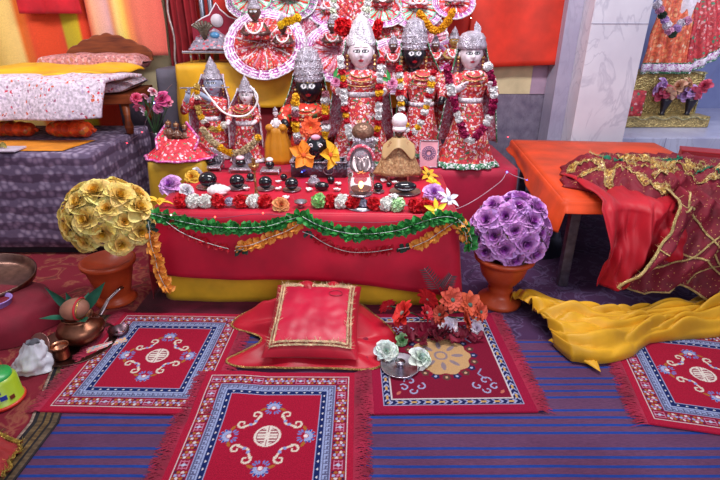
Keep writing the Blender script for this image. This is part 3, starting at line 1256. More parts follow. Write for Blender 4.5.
def rose_mesh(c_in, c_out, seed=0):
    key = ('rose', c_in, c_out, seed)
    if key in _fl:
        return _fl[key]
    r = random.Random(seed)
    mb = MB()
    a0 = r.random()
    a, b = lin(c_in), lin(c_out)
    for layer, (n, L, Wd, tilt, h) in enumerate([(3, .34, .42, 1.40, .10), (4, .46, .60, 1.12, .06), (5, .66, .80, .80, .03), (6, .86, .98, .46, .0), (6, 1.0, 1.05, .14, -.05)]):
        for k in range(n):
            an = a0 + 2 * PI * (k + r.uniform(-.12, .12)) / n + layer * .5
            M = Matrix.Rotation(an, 4, 'Z') @ Matrix.Translation((0, .06 + layer * .018, h)) @ Matrix.Rotation(tilt + r.uniform(-.1, .1), 4, 'X')
            ci = tuple(lerp(a[q], b[q], layer / 4) for q in range(4))
            co = tuple(min(1, v * r.uniform(1.0, 1.25)) for v in ci)
            mb.petal(M, L, Wd, .32, -.32 if layer > 1 else -.1, mi=0, nu=4, nv=5, c0=tuple(v * .88 for v in ci[:3]) + (1,), c1=co[:3] + (1,))
    _fl[key] = keep(mb, 'rose', vcol('rose_petals', .55, 0, .1, 60))
    return _fl[key]


def daisy_mesh(color, centre='#8c8c84', n=9, L=1.0, Wd=.55, tip=.0, seed=0, cup=.15, layers=2, notch=.0):
    key = ('daisy', color, centre, n, L, Wd, tip, seed, layers)
    if key in _fl:
        return _fl[key]
    r = random.Random(seed)
    mb = MB()
    for l in range(layers):
        for k in range(n):
            an = 2 * PI * (k + .5 * l + r.uniform(-.1, .1)) / n
            M = Matrix.Rotation(an, 4, 'Z') @ Matrix.Translation((0, .1, .05 + l * .06)) @ Matrix.Rotation(.15 + .3 * l + r.uniform(-.12, .12), 4, 'X')
            mb.petal(M, L * (1 - .18 * l), Wd, cup, -.12, tip, 0, 4, 4, notch)
    mb.ball((0, 0, .14), (.17, .17, .12), 10, 6, 1)
    for k in range(14):
        a = k * 2.4
        q = .03 + .12 * (k / 14) ** .5
        mb.ball((q * math.cos(a), q * math.sin(a), .22), .03, 6, 4, 1)
    _fl[key] = keep(mb, 'daisy', [petalm(color), cloth(centre, .8)])
    return _fl[key]


def pom_mesh(color, n=64, seed=0, flat=1.0, Lk=.55):
    """marigold or carnation head: a ball of small ruffled petals"""
    key = ('pom', color, n, seed, flat)
    if key in _fl:
        return _fl[key]
    r = random.Random(seed)
    mb = MB()
    mb.ball((0, 0, 0), (.55, .55, .55 * flat), 8, 6)
    for k in range(n):
        z = 1 - 2 * (k + .5) / n
        a = k * 2.39996
        q = math.sqrt(1 - z * z)
        d = Vector((q * math.cos(a), q * math.sin(a), z * flat))
        M = aim(d * .40, d, r.uniform(0, 6)) @ Matrix.Rotation(1.2, 4, 'X')
        mb.petal(M, Lk * r.uniform(.85, 1.2), .55, r.uniform(.2, .6), -.4, 0, 0, 2, 2)
    _fl[key] = keep(mb, 'pompom', petalm(color))
    return _fl[key]


def leafcoil_mesh(color, seed=0, n=7, wid=.8):
    """bunch of folded fabric leaves threaded on a cord along X"""
    key = ('leafcoil', color, seed, n)
    if key in _fl:
        return _fl[key]
    r = random.Random(seed)
    mb = MB()
    for k in range(n):
        a = k / n * 2 * PI + r.uniform(-.3, .3)
        M = Matrix.Rotation(a, 4, 'X') @ Matrix.Rotation(r.uniform(-.9, .9), 4, 'Z') @ Matrix.Translation((0, .05, 0))
        mb.petal(M, r.uniform(.8, 1.15), wid, .35, r.uniform(-.3, .3), .1, 0, 3, 3)
    _fl[key] = keep(mb, 'leaf', petalm(color, .5))
    return _fl[key]


def garland(name, label, cat, pts, seq, size, step, part='flower', group=None, cord='#e8e0e8', cord_r=.002, squash=1.0, rnd=.15, cordz=0.0, skip=None):
    """flowers threaded on a cord that follows pts (world); the thing's origin is the first point"""
    o0 = Vector(pts[0])
    t = thing(name, label, cat, o0, 0, group)
    n = 60
    P = [path_at(pts, k / n) for k in range(n + 1)]
    L = [0]
    for a, b in zip(P, P[1:]):
        L.append(L[-1] + (b - a).length)
    MB().tube([p - o0 + Vector((0, -cordz, cordz * .5)) for p in P], cord_r, 5).build('cord', cloth(cord, .7), t)
    m = max(1, int(L[-1] / step))
    r = random.Random(len(label) * 7 + m)
    i = 0
    for k in range(m):
        s = (k + .5) / m * L[-1]
        while L[i + 1] < s and i < n - 1:
            i += 1
        f = (s - L[i]) / max(1e-9, L[i + 1] - L[i])
        p = P[i].lerp(P[i + 1], f) - o0
        d = (P[i + 1] - P[i]).normalized()
        me = seq(k, k / m, r)
        if me is None:
            continue
        sc = size * r.uniform(1 - rnd, 1 + rnd)
        q = d.to_track_quat('X', 'Z').to_matrix() @ Euler((r.uniform(0, 6), 0, 0)).to_matrix()
        place(part, me, t, p, q, sc)
    return t


# ================================================================== FIGURES
SKINS = {'white': ('#f0e0ea', '#c8304a', '#2c2440', '#5a3440'), 'black': ('#171622', '#d02838', '#e4dce8', '#d8b04a'),
         'blue': ('#a4acc8', '#c04060', '#1c1c3c', '#2c2850'), 'dark': ('#5c3a34', '#a02838', '#f0e8e8', '#e8c060'), 'gold': ('#a88448', '#8c3a30', '#2c1c14', '#5a3a1c')}


def head_fn(skin, big_eye=False):
    sk, lip, eye, brow = [lin(c) for c in SKINS[skin]]
    white = lin('#f2eef4')
    red = lin('#c81830')
    hair = lin('#16121c')
    iris = lin('#181424')

    def pt(u, v):
        a = 2 * PI * u
        t = PI * v
        x, y, z = math.sin(t) * math.cos(a), math.sin(t) * math.sin(a), -math.cos(t)
        k = 1 - .22 * max(0, -z) ** 1.5
        X, Y, Z = .80 * x * k, .88 * y * (1 - .08 * max(0, -z)), 1.06 * z
        if y < 0:
            Y -= .20 * math.exp(-((x / .13) ** 2 + ((z + .14) / .17) ** 2))
            Y -= .07 * math.exp(-((x / .2) ** 2 + ((z + .44) / .09) ** 2))
            Y -= .08 * math.exp(-((x / .25) ** 2 + ((z + .80) / .16) ** 2))
            Y += .06 * math.exp(-(((abs(x) - .33) / .16) ** 2 + ((z - .08) / .12) ** 2))
            Y -= .04 * math.exp(-(((abs(x) - .45) / .2) ** 2 + ((z + .3) / .2) ** 2))
        return (X, Y, Z)

    def col(u, v):
        a = 2 * PI * u
        t = PI * v
        x, y, z = math.sin(t) * math.cos(a), math.sin(t) * math.sin(a), -math.cos(t)
        if y > .15 or z > .72:
            return hair
        ax = abs(x)
        e = ((ax - .33) / (.22 if big_eye else .19)) ** 2 + ((z - .07 - .10 * (.33 - ax) ** 2) / (.12 if big_eye else .065)) ** 2
        if e < 1:
            i = ((ax - .33) / .085) ** 2 + ((z - .07) / .085) ** 2
            return iris if i < 1 else white
        if e < (2.3 if skin != 'black' else 1.2):
            return iris if skin != 'black' else white
        if abs(z - (.30 - .6 * (ax - .32) ** 2)) < .026 and .12 < ax < .56:
            return brow
        if (x / .24) ** 2 + ((z + .45) / .075) ** 2 < 1:
            return lip
        if (x / .055) ** 2 + ((z - .42) / .14) ** 2 < 1:
            return red if skin != 'black' else lin('#e8b838')
        return sk
    return pt, col


def add_head(mb, c, r, skin, big=False, M=None):
    pt, col = head_fn(skin, big)
    T = Matrix.Translation(Vector(c)) @ (M or Matrix.Identity(4)) @ Matrix.Scale(r, 4)
    mb.grid(pt, 88, 64, cu=True, cfn=col, M=T)
    sk = lin(SKINS[skin][0])
    for s in (-1, 1):
        mb.ball((s * .80, .02, -.05), (.08, .14, .22), 8, 6, M=T, col=sk)


def add_hand(mb, p, d, r, col):
    """palm, four fingers and a thumb, slightly curled; d is the pointing direction"""
    x, y, z = basis(d)
    p = Vector(p)
    mb.ball(p + z * r * .6, (r * .55, r * .55, r * .6), 8, 6, col=col)
    for k, (o, L) in enumerate([(-.42, .8), (-.15, 1.0), (.14, .95), (.4, .75)]):
        q = p + z * r * 1.0 + x * o * r
        mb.tube([q, q + z * r * L * .55 + y * r * .1, q + z * r * L * .9 + y * r * .4], [r * .15, r * .14, r * .1], 6, col=col)
    q = p + z * r * .4 + x * r * .5
    mb.tube([q, q + x * r * .45 + z * r * .3, q + x * r * .5 + z * r * .75], [r * .18, r * .16, r * .12], 6, col=col)


m_skin = vcol('painted_marble_skin', .28, 0, .02, 40, 0, .5)
m_silver = metal('#bdb5c4', .36, .7, 140, .5)
m_silver2 = metal('#b4a8b4', .42, .5, 110, .7)
m_brassy = metal('#b48a5c', .35, .4, 120, .8)
m_dress = brocade('#b42c3a', ['#ecd4da', '#cc3c34', '#e090a0', '#d84a38', '#4a7a58', '#e8dce0', '#d04038', '#d8b080', '#d8a8b8'], 66, .5, dens=.52)
m_dress2 = brocade('#d23a2c', ['#e06a50', '#f0dcd8', '#d23a2c', '#4c7a50', '#e8c090'], 30, .5, dens=.38)
m_pinkd = brocade('#c88098', ['#ecdce6', '#b84468', '#e0b8cc', '#d04450', '#e8d4e0'], 66, .5, dens=.5)
m_trim_g = brocade('#2f6a48', ['#e8e8ec', '#9ab8a4', '#2f6a48', '#d8d8e0'], 70, .4, dens=.5)
m_trim_p = brocade('#e4d4e8', ['#c878b8', '#f4eef8', '#b060a8', '#f0e8f4'], 60, .4, dens=.5)
m_trim_s = brocade('#c8c0cc', ['#f4f0f4', '#a8a0b0', '#e8e0e8'], 80, .35, dens=.5)


def crown_mb(kind, r):
    mb = MB()
    if kind == 'dome':        # tall rounded silver crown, rows of repousse
        pr = [(.84, .28), (.88, .36), (.84, .55), (.90, .64), (.87, .9), (.90, 1.05), (.82, 1.45), (.79, 1.55), (.64, 1.98), (.42, 2.26), (.18, 2.38), (.0, 2.42)]
        mb.lathe([(a * r, b * r) for a, b in pr], 28, fold=lambda a, t: 1 + .03 * math.cos(a * 14))
        for row, (rr, z, n) in enumerate([(.86, .46, 22), (.89, .80, 20), (.87, 1.18, 18), (.78, 1.60, 14), (.55, 2.10, 9)]):
            for k in range(n):
                a = 2 * PI * k / n + row * .2
                mb.ball((rr * r * math.cos(a), rr * r * math.sin(a), z * r), (.085 * r, .085 * r, .10 * r), 6, 4)
    elif kind == 'fan':       # pointed leaf shaped front
        pr = [(.84, .34), (.92, .42), (.9, .6), (.84, .8), (.7, 1.3), (.42, 1.9), (.0, 2.3)]
        mb.lathe([(a * r, b * r) for a, b in pr], 24, sy=.8, fold=lambda a, t: 1 + .04 * math.cos(a * 9))
        for k in range(9):
            x = (k - 4) / 4
            M = Matrix.Translation((x * .62 * r, -.62 * r * (1 - .4 * abs(x)), (.62 - .1 * abs(x)) * r)) @ Matrix.Rotation(-x * .5, 4, 'Y') @ Matrix.Rotation(PI / 2 - .15, 4, 'X')
            mb.petal(M, r * (1.5 - .75 * abs(x)), r * .42, .25, .05, .6, 0, 4, 5)
    elif kind == 'cone':
        pr = [(.82, .32), (.94, .42), (.86, .62), (.66, .9), (.72, 1.0), (.46, 1.35), (.52, 1.45), (.26, 1.85), (.12, 2.1), (.0, 2.3)]
        mb.lathe([(a * r, b * r) for a, b in pr], 20, fold=lambda a, t: 1 + .05 * math.cos(a * 10))
    elif kind == 'turban':
        pr = [(.84, .28), (1.0, .4), (1.02, .62), (.92, .95), (.95, 1.05), (.70, 1.35), (.3, 1.5), (.0, 1.52)]
        mb.lathe([(a * r, b * r) for a, b in pr], 24, fold=lambda a, t: 1 + .035 * math.sin(a * 6 + t * 12))
        mb.petal(Matrix.Translation((.35 * r, -.2 * r, 1.2 * r)) @ Matrix.Rotation(-.25, 4, 'Y') @ Matrix.Rotation(PI / 2, 4, 'X'), r * .95, r * .55, .2, 0, .3, 0, 4, 5)
    return mb


def idol(label, base, hz, hr, skin, crown, dress, hem, hem_r, sh_w, skirt_top, trim, shawl=None, big=False, blouse=None, lean=0.0, arms='down', crown_m=None, cat='idol', group=None, hx=0.0, veil=True, sy=.62, name='standing_idol'):
    """a dressed standing figure. hz = height of the head centre over the base, hr = head radius"""
    t = thing(name, label, cat, base, 0, group)
    sk = lin(SKINS[skin][0])
    zs = hz - hr * 1.38          # shoulder height
    zw = skirt_top               # waist height
    b = MB()
    add_head(b, (hx, 0, hz), hr, skin, big)
    b.tube([(hx, .01, hz - hr * .8), (hx * .7, .012, zs + .0), (0, .012, zs - hr * .5)], [hr * .42, hr * .40, hr * .5], 12, col=sk)
    hands = []
    for s in (-1, 1):
        if arms == 'down':
            el = Vector((s * sh_w * 1.15, -.01, lerp(zs, zw, .7)))
            ha = Vector((s * sh_w * .95, -.10, lerp(zs, zw, .85)))
        elif arms == 'bless':
            el = Vector((s * sh_w * 1.2, -.02, lerp(zs, zw, .75)))
            ha = Vector((s * sh_w * .75, -.13, lerp(zs, zw, .35)))
        else:      # flute, both hands to the left of the mouth
            el = Vector((s * sh_w * 1.25 - .02, -.03, lerp(zs, zw, .55)))
            ha = Vector((-.055 + s * .035, -hr * 1.25, hz - hr * .75))
        b.tube([(s * sh_w * .8, .01, zs - .01), el, ha], [hr * .36, hr * .30, hr * .22], 10, col=sk)
        add_hand(b, ha, (ha - el).normalized(), hr * .30, sk)
        hands.append((el, ha))
    b.build('body', m_skin, t)
    # blouse: torso and sleeves
    m = MB()
    pr = [(sh_w * .62, zw - .01), (sh_w * .66, zw + .02), (sh_w * .86, lerp(zw, zs, .5)), (sh_w * .96, lerp(zw, zs, .8)), (sh_w * .85, zs + .0), (sh_w * .45, zs + hr * .32)]
    m.lathe(pr, 28, sy=.6, fold=lambda a, v: 1 + .02 * math.sin(a * 9))
    for s, (el, ha) in zip((-1, 1), hands):
        m.tube([(s * sh_w * .70, .01, zs - .005), (s * sh_w * .95, .005, zs - .03), el, el.lerp(ha, .55)], [hr * .38, hr * .52, hr * .44, hr * .34], 10)
    m.build('blouse', blouse or dress, t)
    # skirt
    seed = hem_r * 40 + base[0]
    def fold(a, v):
        return 1 + (.02 + .055 * (1 - v)) * math.sin(a * 13 + 2 * N(a, seed)) * (1 - v * .7)
    pr = []
    for k in range(13):
        v = k / 12
        pr.append((lerp(hem_r, sh_w * .64, v ** .62), lerp(hem, zw, v)))
    m = MB()
    m.lathe(pr, 78, sy=sy, fold=fold, cap=False)
    skt = m.build('skirt', dress, t, thick=.003)
    m = MB()
    pr2 = [(a * 1.012 + .001, z) for a, z in [(pr[0][0], hem + .001), (lerp(pr[0][0], pr[1][0], .45), lerp(pr[0][1], pr[1][1], .45)), (lerp(pr[0][0], pr[1][0], .98), lerp(pr[0][1], pr[1][1], .98))]]
    m.lathe(pr2, 78, sy=sy, fold=lambda a, v: fold(a, v * .08), cap=False)
    m.build('hem_trim', trim, skt, thick=.003)
    # belt
    m = MB()
    m.lathe([(sh_w * .66, zw - .014), (sh_w * .70, zw), (sh_w * .68, zw + .016)], 28, sy=.64, cap=False)
    m.build('belt', m_trim_s, t, thick=.004)
    # crown
    mb = crown_mb(crown, hr)
    mb.build('crown', crown_m or m_silver, t, loc=(hx, 0, hz))
    # necklace and earrings
    m = MB()
    for k, (dz, w) in enumerate([(.0, .5), (-.022, .68), (-.05, .8)]):
        m.tube([(w * sh_w * math.sin(a), -sh_w * (.42 + .16 * math.cos(a) + .04 * k), zs + .02 + dz - .03 * math.cos(a)) for a in [(-1.3 + 2.6 * j / 12) for j in range(13)]], .004, 6)
    m.build('necklace', m_brassy, t)
    m = MB()
    for s in (-1, 1):
        for j in range(4):
            m.ball((hx + s * hr * (.88), -.01, hz - hr * (.25 + .25 * j)), hr * (.13 - .015 * j), 8, 6)
    m.build('earring', m_brassy, t)
    if veil:
        # shawl hanging from the crown's sides past the shoulders to the skirt
        def vf(u, v):
            a = lerp(-.15, PI + .15, u)
            if v < .35:
                k = v / .35
                rr = lerp(hr * .98, sh_w * 1.18, k ** 1.4)
                z = lerp(hz + hr * .75, zs - .0, k)
            else:
                k = (v - .35) / .65
                rr = lerp(sh_w * 1.18, max(hem_r * .92, sh_w * 1.35), k ** .9)
                z = lerp(zs, lerp(hem, zw, .35), k)
            rr *= 1 + .03 * math.sin(u * 26) * v
            return (hx * (1 - min(1, v * 2)) + rr * math.cos(a), .015 + rr * .62 * math.sin(a), z)
        vl = MB().grid(vf, 40, 24).build('shawl', shawl or dress, t, thick=.004)
        for s in (0, 1):
            MB().tube([Vector(vf(s, k / 16)) + Vector((0, -.004, 0)) for k in range(17)], .009, 6, flat=.5).build('border', trim, vl)
    return t

# ================================================================== THE TALL IDOLS
def z_of(px, py, y):
    return D(px, py, y).z


def stand(label, px_base, px_head, py_head, y, hr, skin, crown, hem_r, sh_w, waist_py, **kw):
    bx = D(px_base, 150, y).x
    hd = D(px_head, py_head, y)
    zb = AZ + .002
    return idol(label, (bx, y, zb), hd.z - zb, hr, skin, crown, kw.pop('dress', m_dress), .003, hem_r, sh_w, z_of(px_head, waist_py, y) - zb, kw.pop('trim', m_trim_g), hx=hd.x - bx, **kw)


stand('white-faced idol at the right end in a silver turban and green-hemmed red skirt', 466, 471, 54, 2.99, .082, 'white', 'turban', .205, .105, 100, arms='bless', shawl=m_pinkd)
stand('black-faced idol with a tall silver crown left of the white-faced idol at the right end', 419, 414, 54, 3.26, .088, 'black', 'dome', .19, .12, 104, big=True, shawl=m_dress)
stand('tall white-faced idol in the centre wearing a pointed white crown', 361, 361, 52, 3.04, .092, 'white', 'fan', .235, .130, 94, crown_m=metal('#d8d0dc', .4, .6, 120, .35), shawl=m_pinkd)
stand('black-faced idol in plain red cloth with a tall silver crown, left of the centre idol', 309, 309, 86, 3.24, .100, 'black', 'dome', .175, .14, 124, dress=m_dress2, big=True, shawl=m_dress, blouse=m_dress2)
k_ = stand('blue-faced flute-playing idol at the left end of the altar', 214, 213, 83, 3.20, .070, 'blue', 'cone', .150, .105, 118, arms='flute', trim=m_trim_s, shawl=m_pinkd)
stand('small pale-faced idol with a cone crown standing beside the blue-faced flute player', 247, 246, 95, 3.08, .052, 'white', 'cone', .110, .080, 123, trim=m_trim_s, shawl=m_pinkd)
fl = D(213, 88, 3.06)
t = MB().tube([fl + Vector((-.20, -.0, .0)), fl + Vector((.10, 0, .004))], .0045, 8).build('flute', m_silver)
tag(t, 'thin silver flute held to the blue-faced idol\'s lips', 'flute')

# ---- garlands worn by the idols
Y_, W_, R_, P_, O_ = ('#e8b020', '#ece4ec', '#c0142c', '#c8407c', '#e87828')
MAG = '#9c1450'


def seqc(cols, run=1, meshf=pom_mesh):
    ms = [meshf(c) for c in cols]
    return lambda k, f, r: ms[(k // run) % len(ms)]


def gl(label, pp, y, cols, size=.019, step=.026, run=1, group='flower garlands worn by the idols', yf=None, name='flower_garland', cat='garland', part='flower', cord='#e8e0e8'):
    pts = [D(px, py, y if yf is None else yf(k)) for k, (px, py) in enumerate(pp)]
    return garland(name, label, cat, pts, seqc(cols, run), size, step, part, group, cord=cord)


gl('white, red and yellow flower garland on the centre idol', [(340, 56), (343, 80), (344, 100), (347, 122), (352, 140), (363, 150), (374, 140), (378, 122), (379, 100), (380, 80), (382, 58)], 2.90, [W_, W_, R_, Y_, R_, W_], .027, .034)
gl('magenta and white flower garland on the idol at the right end', [(447, 66), (450, 85), (455, 105), (461, 125), (469, 141), (479, 133), (489, 118), (494, 98), (491, 76), (487, 64)], 2.85, [MAG, MAG, MAG, W_, W_], .027, .032)
gl('yellow, white and red garland on the black-faced idol right of centre', [(399, 66), (400, 84), (401, 104), (404, 122), (411, 134), (421, 122), (427, 104), (431, 86), (434, 70)], 2.94, [R_, W_, Y_, W_], .025, .032)
gl('yellow and white garland on the black-faced idol left of centre', [(296, 94), (295, 112), (296, 130), (301, 146), (313, 150), (323, 142), (326, 124), (325, 106), (326, 92)], 2.98, [Y_, Y_, W_, '#a86a78', R_], .029, .032)
gl('gold bead and white garland hanging from the flute player', [(197, 84), (197, 98), (199, 112), (206, 124), (216, 130), (226, 124)], 2.98, ['#c8a858', Y_, '#e8e0d8', '#8c1c28', '#c8a858'], .024, .028)
gl('cream bead garland with yellow ends in front of the small idols', [(202, 128), (209, 138), (219, 147), (231, 153), (243, 151), (254, 143), (259, 136)], 2.86, ['#c8b490', '#c8b490', '#c8b490', Y_, Y_, '#c8b490'], .024, .022, 2)
# white thin cord garland across the pair
t = MB().tube([path_at([D(px, py, 2.97) for px, py in [(203, 88), (212, 100), (222, 111), (233, 116), (247, 115), (256, 105), (257, 95), (250, 86)]], k / 40) for k in range(41)], .006, 8).build('cord', cloth('#ece4ee', .5))
tag(t, 'thick white cord looped across the flute player and his companion', 'cord')
# big orange flower on the left black idol
t = thing('flower', 'large orange-red double flower pinned on the black-faced idol left of centre', 'flower', D(311, 128, 2.955))
place('blossom', daisy_mesh('#e85c34', '#c88a2c', 11, 1, .5, layers=3), t, (0, 0, 0), (1.35, 0, 0), .062)


# ================================================================== SEATED IDOLS WITH ROUND SKIRTS
def fan_idol(label, px, py, y, rx, hr, skin, skirt=m_dress, trim=m_trim_p, crown='cone', tilt=1.0, two=False, group='seated idols with round frilled skirts', hdx=0.0, rz=0.0):
    """seated figure whose round frilled skirt is spread out towards the viewer"""
    c = D(px, py, y)
    t = thing('seated_idol', label, 'idol', c, rz, group)
    def fn(u, v):
        a = 2 * PI * u
        rr = rx * v * (1 + .03 * N(a * 2, label.__len__()) * v)
        w = (.045 * math.sin(a * 22) + .05 * N(a * 3, v * 4, rx * 50)) * rx * v
        x, yy = rr * math.cos(a), rr * math.sin(a) * .92
        h = -.16 * rx * v * v + w + .12 * rx
        return (x, yy * math.cos(tilt) - h * math.sin(tilt), yy * math.sin(tilt) + h * math.cos(tilt) * .3)
    sk = MB().grid(lambda u, v: fn(u, v * .76), 132, 10, cu=True).build('skirt', skirt, t, thick=.003)
    MB().grid(lambda u, v: fn(u, .74 + v * .26), 132, 5, cu=True).build('hem_trim', trim, sk, thick=.003)
    for q, c_ in ((.78, '#a83c90'), (.86, '#b860b0'), (.93, '#c890c8')):
        MB().tube([fn(k / 66, q) for k in range(66)], .0055, 5, closed=True, flat=.6).build('piping', petalm(c_), sk)
    for k in range(26):
        a = k / 26
        MB().tube([fn(a, .22), fn(a + .006, .45), fn(a, .70)], [.004, .006, .008], 5).build('pleat_ribbon', petalm(['#e8dce4', '#d8402c', '#d890a8', '#c83048'][k % 4]), sk)
    MB().tube([fn(k / 66, 1.0) for k in range(66)], .006, 5, closed=True).build('piping', m_trim_s, sk)
    hs = [(-.0 + hdx, .42, hr, skin)]
    if two:
        hs = [(-.14, .52, hr, skin), (.50, .25, hr * .72, two)]
    for k, (ox, oz, r, s) in enumerate(hs):
        hd = Vector((ox * rx, -.30 * rx, oz * rx + r))
        b = MB()
        add_head(b, hd, r, s, s == 'dark' or s == 'black')
        b.tube([hd + Vector((0, .01, -r)), hd + Vector((0, .015, -r * 1.6)), hd + Vector((0, .02, -r * 3))], [r * .45, r * .9, r * 1.1], 12, col=lin(SKINS[s][0]))
        for q in (-1, 1):
            e = hd + Vector((q * r * 1.7, -.01, -r * 2.4))
            h = hd + Vector((q * r * .9, -r * 1.5, -r * 2.6))
            b.tube([hd + Vector((q * r * .9, .01, -r * 1.5)), e, h], [r * .4, r * .34, r * .25], 8, col=lin(SKINS[s][0]))
            add_hand(b, h, (h - e).normalized(), r * .35, lin(SKINS[s][0]))
        bo = b.build('body', m_skin, t)
        crown_mb(crown, r).build('crown', m_silver, t, loc=hd, rot=(0, 0, 0))
        m = MB()
        m.lathe([(r * 2.0, -r * 3.3), (r * 1.8, -r * 2.5), (r * 1.6, -r * 1.7), (r * 1.1, -r * 1.3), (r * .5, -r * 1.1)], 16, tuple(hd + Vector((0, .018, 0))), .7)
        m.build('blouse', m_dress, t)
        m = MB()
        m.tube([hd + Vector((r * 1.1 * math.cos(a), -r * (.9 + .3 * abs(math.sin(a))), -r * 1.2 - r * 1.3 * math.sin(a))) for a in [PI * j / 14 for j in range(15)]], r * .13, 6)
        m.build('necklace', petalm(W_), t)
    return t


fan_idol('seated pair in a large round pink-edged skirt, left of the centre idol', 265, 44, 3.50, .275, .050, 'dark', two='dark')
fan_idol('seated idol with a round pink-edged skirt just behind the centre idol\'s crown', 338, 52, 3.52, .24, .036, 'dark', m_pinkd, two='dark')
fan_idol('seated idol with a white and magenta edged skirt between the centre and right black idols', 392, 66, 3.50, .22, .036, 'dark', m_pinkd)
fan_idol('small seated idol with a cone crown behind the right turbaned idol', 452, 56, 3.46, .13, .040, 'gold', m_dress2, m_trim_s)
fan_idol('small seated idol with a blue belt under the orange garland at right', 434, 58, 3.42, .11, .032, 'dark', m_dress, m_trim_s)
# back row, half out of the picture
row = [(252, -2, 'white', '#8cc8a8'), (290, 0, 'dark', '#84c4a4'), (330, 10, 'white', '#c8a8c8'), (382, 6, 'dark', '#84c4a4'), (417, 8, 'white', '#84c4a4'), (454, 2, 'white', '#c84a5c')]
for k, (px, py, s, c_) in enumerate(row):
    m = brocade(c_, ['#e8e8ee', '#e07a9a', c_, '#d8405a', '#f0e8ee'], 45, .5, dens=.45)
    fan_idol(['seated idol with a green skirt at the left of the top row', 'seated idol with a green skirt right of the top row\'s first, over the yellow garland',
              'lilac dressed idol of the top row left of the white flower spray', 'green skirted idol of the top row right of the white flower spray',
              'white-capped idol of the top row at the left end of the orange garland', 'red dressed idol of the top row at the right end of the orange garland'][k],
             px, py, 3.78, .19 if k not in (2, 5) else .15, .036, s, m, m_trim_g if k in (0, 1) else m_trim_p, 'turban', .9, group='idols of the top row')
# marigold garlands
gl('fat yellow marigold garland over the seated pair', [(279, 26), (286, 22), (293, 20), (299, 17)], 3.34, ['#f0be1c'], .030, .022, group='marigold garlands')
gl('orange marigold garland hanging in a V at the top right', [(419, 12), (424, 20), (430, 27), (436, 31), (443, 27), (449, 19), (453, 10)], 3.34, ['#e0a01c'], .026, .018, group='marigold garlands')
gl('white jasmine garland hanging beside the centre idol\'s crown', [(371, -12), (368, 0), (366, 12), (363, 22), (369, 26)], 3.2, [W_, '#e4ecd8'], .030, .030, group='jasmine garlands')
gl('white jasmine garland with green buds left of the centre idol\'s crown', [(334, -10), (334, 2), (333, 12), (336, 19)], 3.25, [W_, '#dce8d0'], .024, .028, group='jasmine garlands')
t = thing('flower', 'red carnation tucked left of the centre idol\'s crown', 'flower', D(343, 27, 3.1))
place('blossom', pom_mesh('#d01420', 90), t, (0, 0, 0), (0, 0, 0), .062)
t = thing('flower', 'red carnation tucked right of the centre idol\'s crown', 'flower', D(377, 29, 3.1))
place('blossom', pom_mesh('#d01420', 90), t, (0, 0, 0), (.4, .3, 0), (.036, .036, .07))
for px, py, s, l in [(334, 79, -1, 'left'), (390, 81, 1, 'right')]:
    t = thing('artificial_rose', 'pink rose with a green leaf at the %s hand of the centre idol' % l, 'flower', D(px, py, 2.90))
    place('blossom', rose_mesh('#c84c8c', '#e8a0c4', 3), t, (.012, 0, -.015), (1.2, 0, 0), .032)
    for k in range(2):
        MB().petal(Matrix.Rotation(PI / 2, 4, 'X') @ Matrix.Rotation(s * (1.2 - k * .9), 4, 'Z'), .07, .03, .2, .1, .7).build('leaf', petalm('#3f9a50'), t)
# backdrop brocades behind the rows (standing fans)
for k, (px, py, r, m) in enumerate([(300, 42, .17, m_pinkd), (362, 30, .30, m_dress), (425, 40, .16, m_pinkd)]):
    c = D(px, py, 3.74)
    def fan(u, v, r=r):
        a = lerp(-.4, PI + .4, u)
        return (r * v * math.cos(a) * (1 + .02 * math.sin(u * 90)), -.010 * math.sin(u * 120) * v, r * 1.05 * v * math.sin(a))
    t = thing('prop_fan', 'pleated %s fan standing behind the %s' % (['pink', 'red', 'pink'][k], ['seated pair', 'centre idol\'s crown', 'right black idol\'s crown'][k]), 'fan', c)
    MB().grid(fan, 90, 8).build('pleats', m, t, thick=.003)
    MB().tube([fan(j / 50, 1.0) for j in range(51)], .010, 6).build('edging', m_trim_s, t)

# ================================================================== THINGS ON THE ALTAR
def on(px, py, dz=.0025):
    return G(px, py, AZ) + Vector((0, 0, dz))


m_black = gloss('#0e0e18', .08, .8)
m_steel = metal('#c4bec8', .3)
m_conch = gloss('#e8e0e4', .3)
m_copper = metal('#b0765c', .32)


def stone(label, px, py, rx, rz_, plate=True, ry=None, tilt=0.0, group='polished black stones on the altar'):
    """glossy black stone; the steel plate under it is a thing of its own"""
    rx, rz_ = rx * 1.13, rz_ * 1.12
    p = on(px, py)
    hgt = 0
    if plate:
        t = MB().lathe([(rx * .75, 0), (rx * 1.25, .003), (rx * 1.4, .010), (rx * 1.36, .010), (rx * 1.2, .006), (0, .005)], 24).build('plate', m_steel, loc=p)
        tag(t, label.replace('black stone', 'steel plate under the black stone') if False else 'small steel plate under the ' + label, 'plate', 'small steel plates on the altar')
        hgt = .0062
    t = MB().ball((0, 0, rz_), (rx, ry or rx * .9, rz_), 24, 16).build('black_stone', m_black, loc=p + Vector((0, 0, hgt)), rot=(0, 0, tilt))
    tag(t, label, 'stone', group)


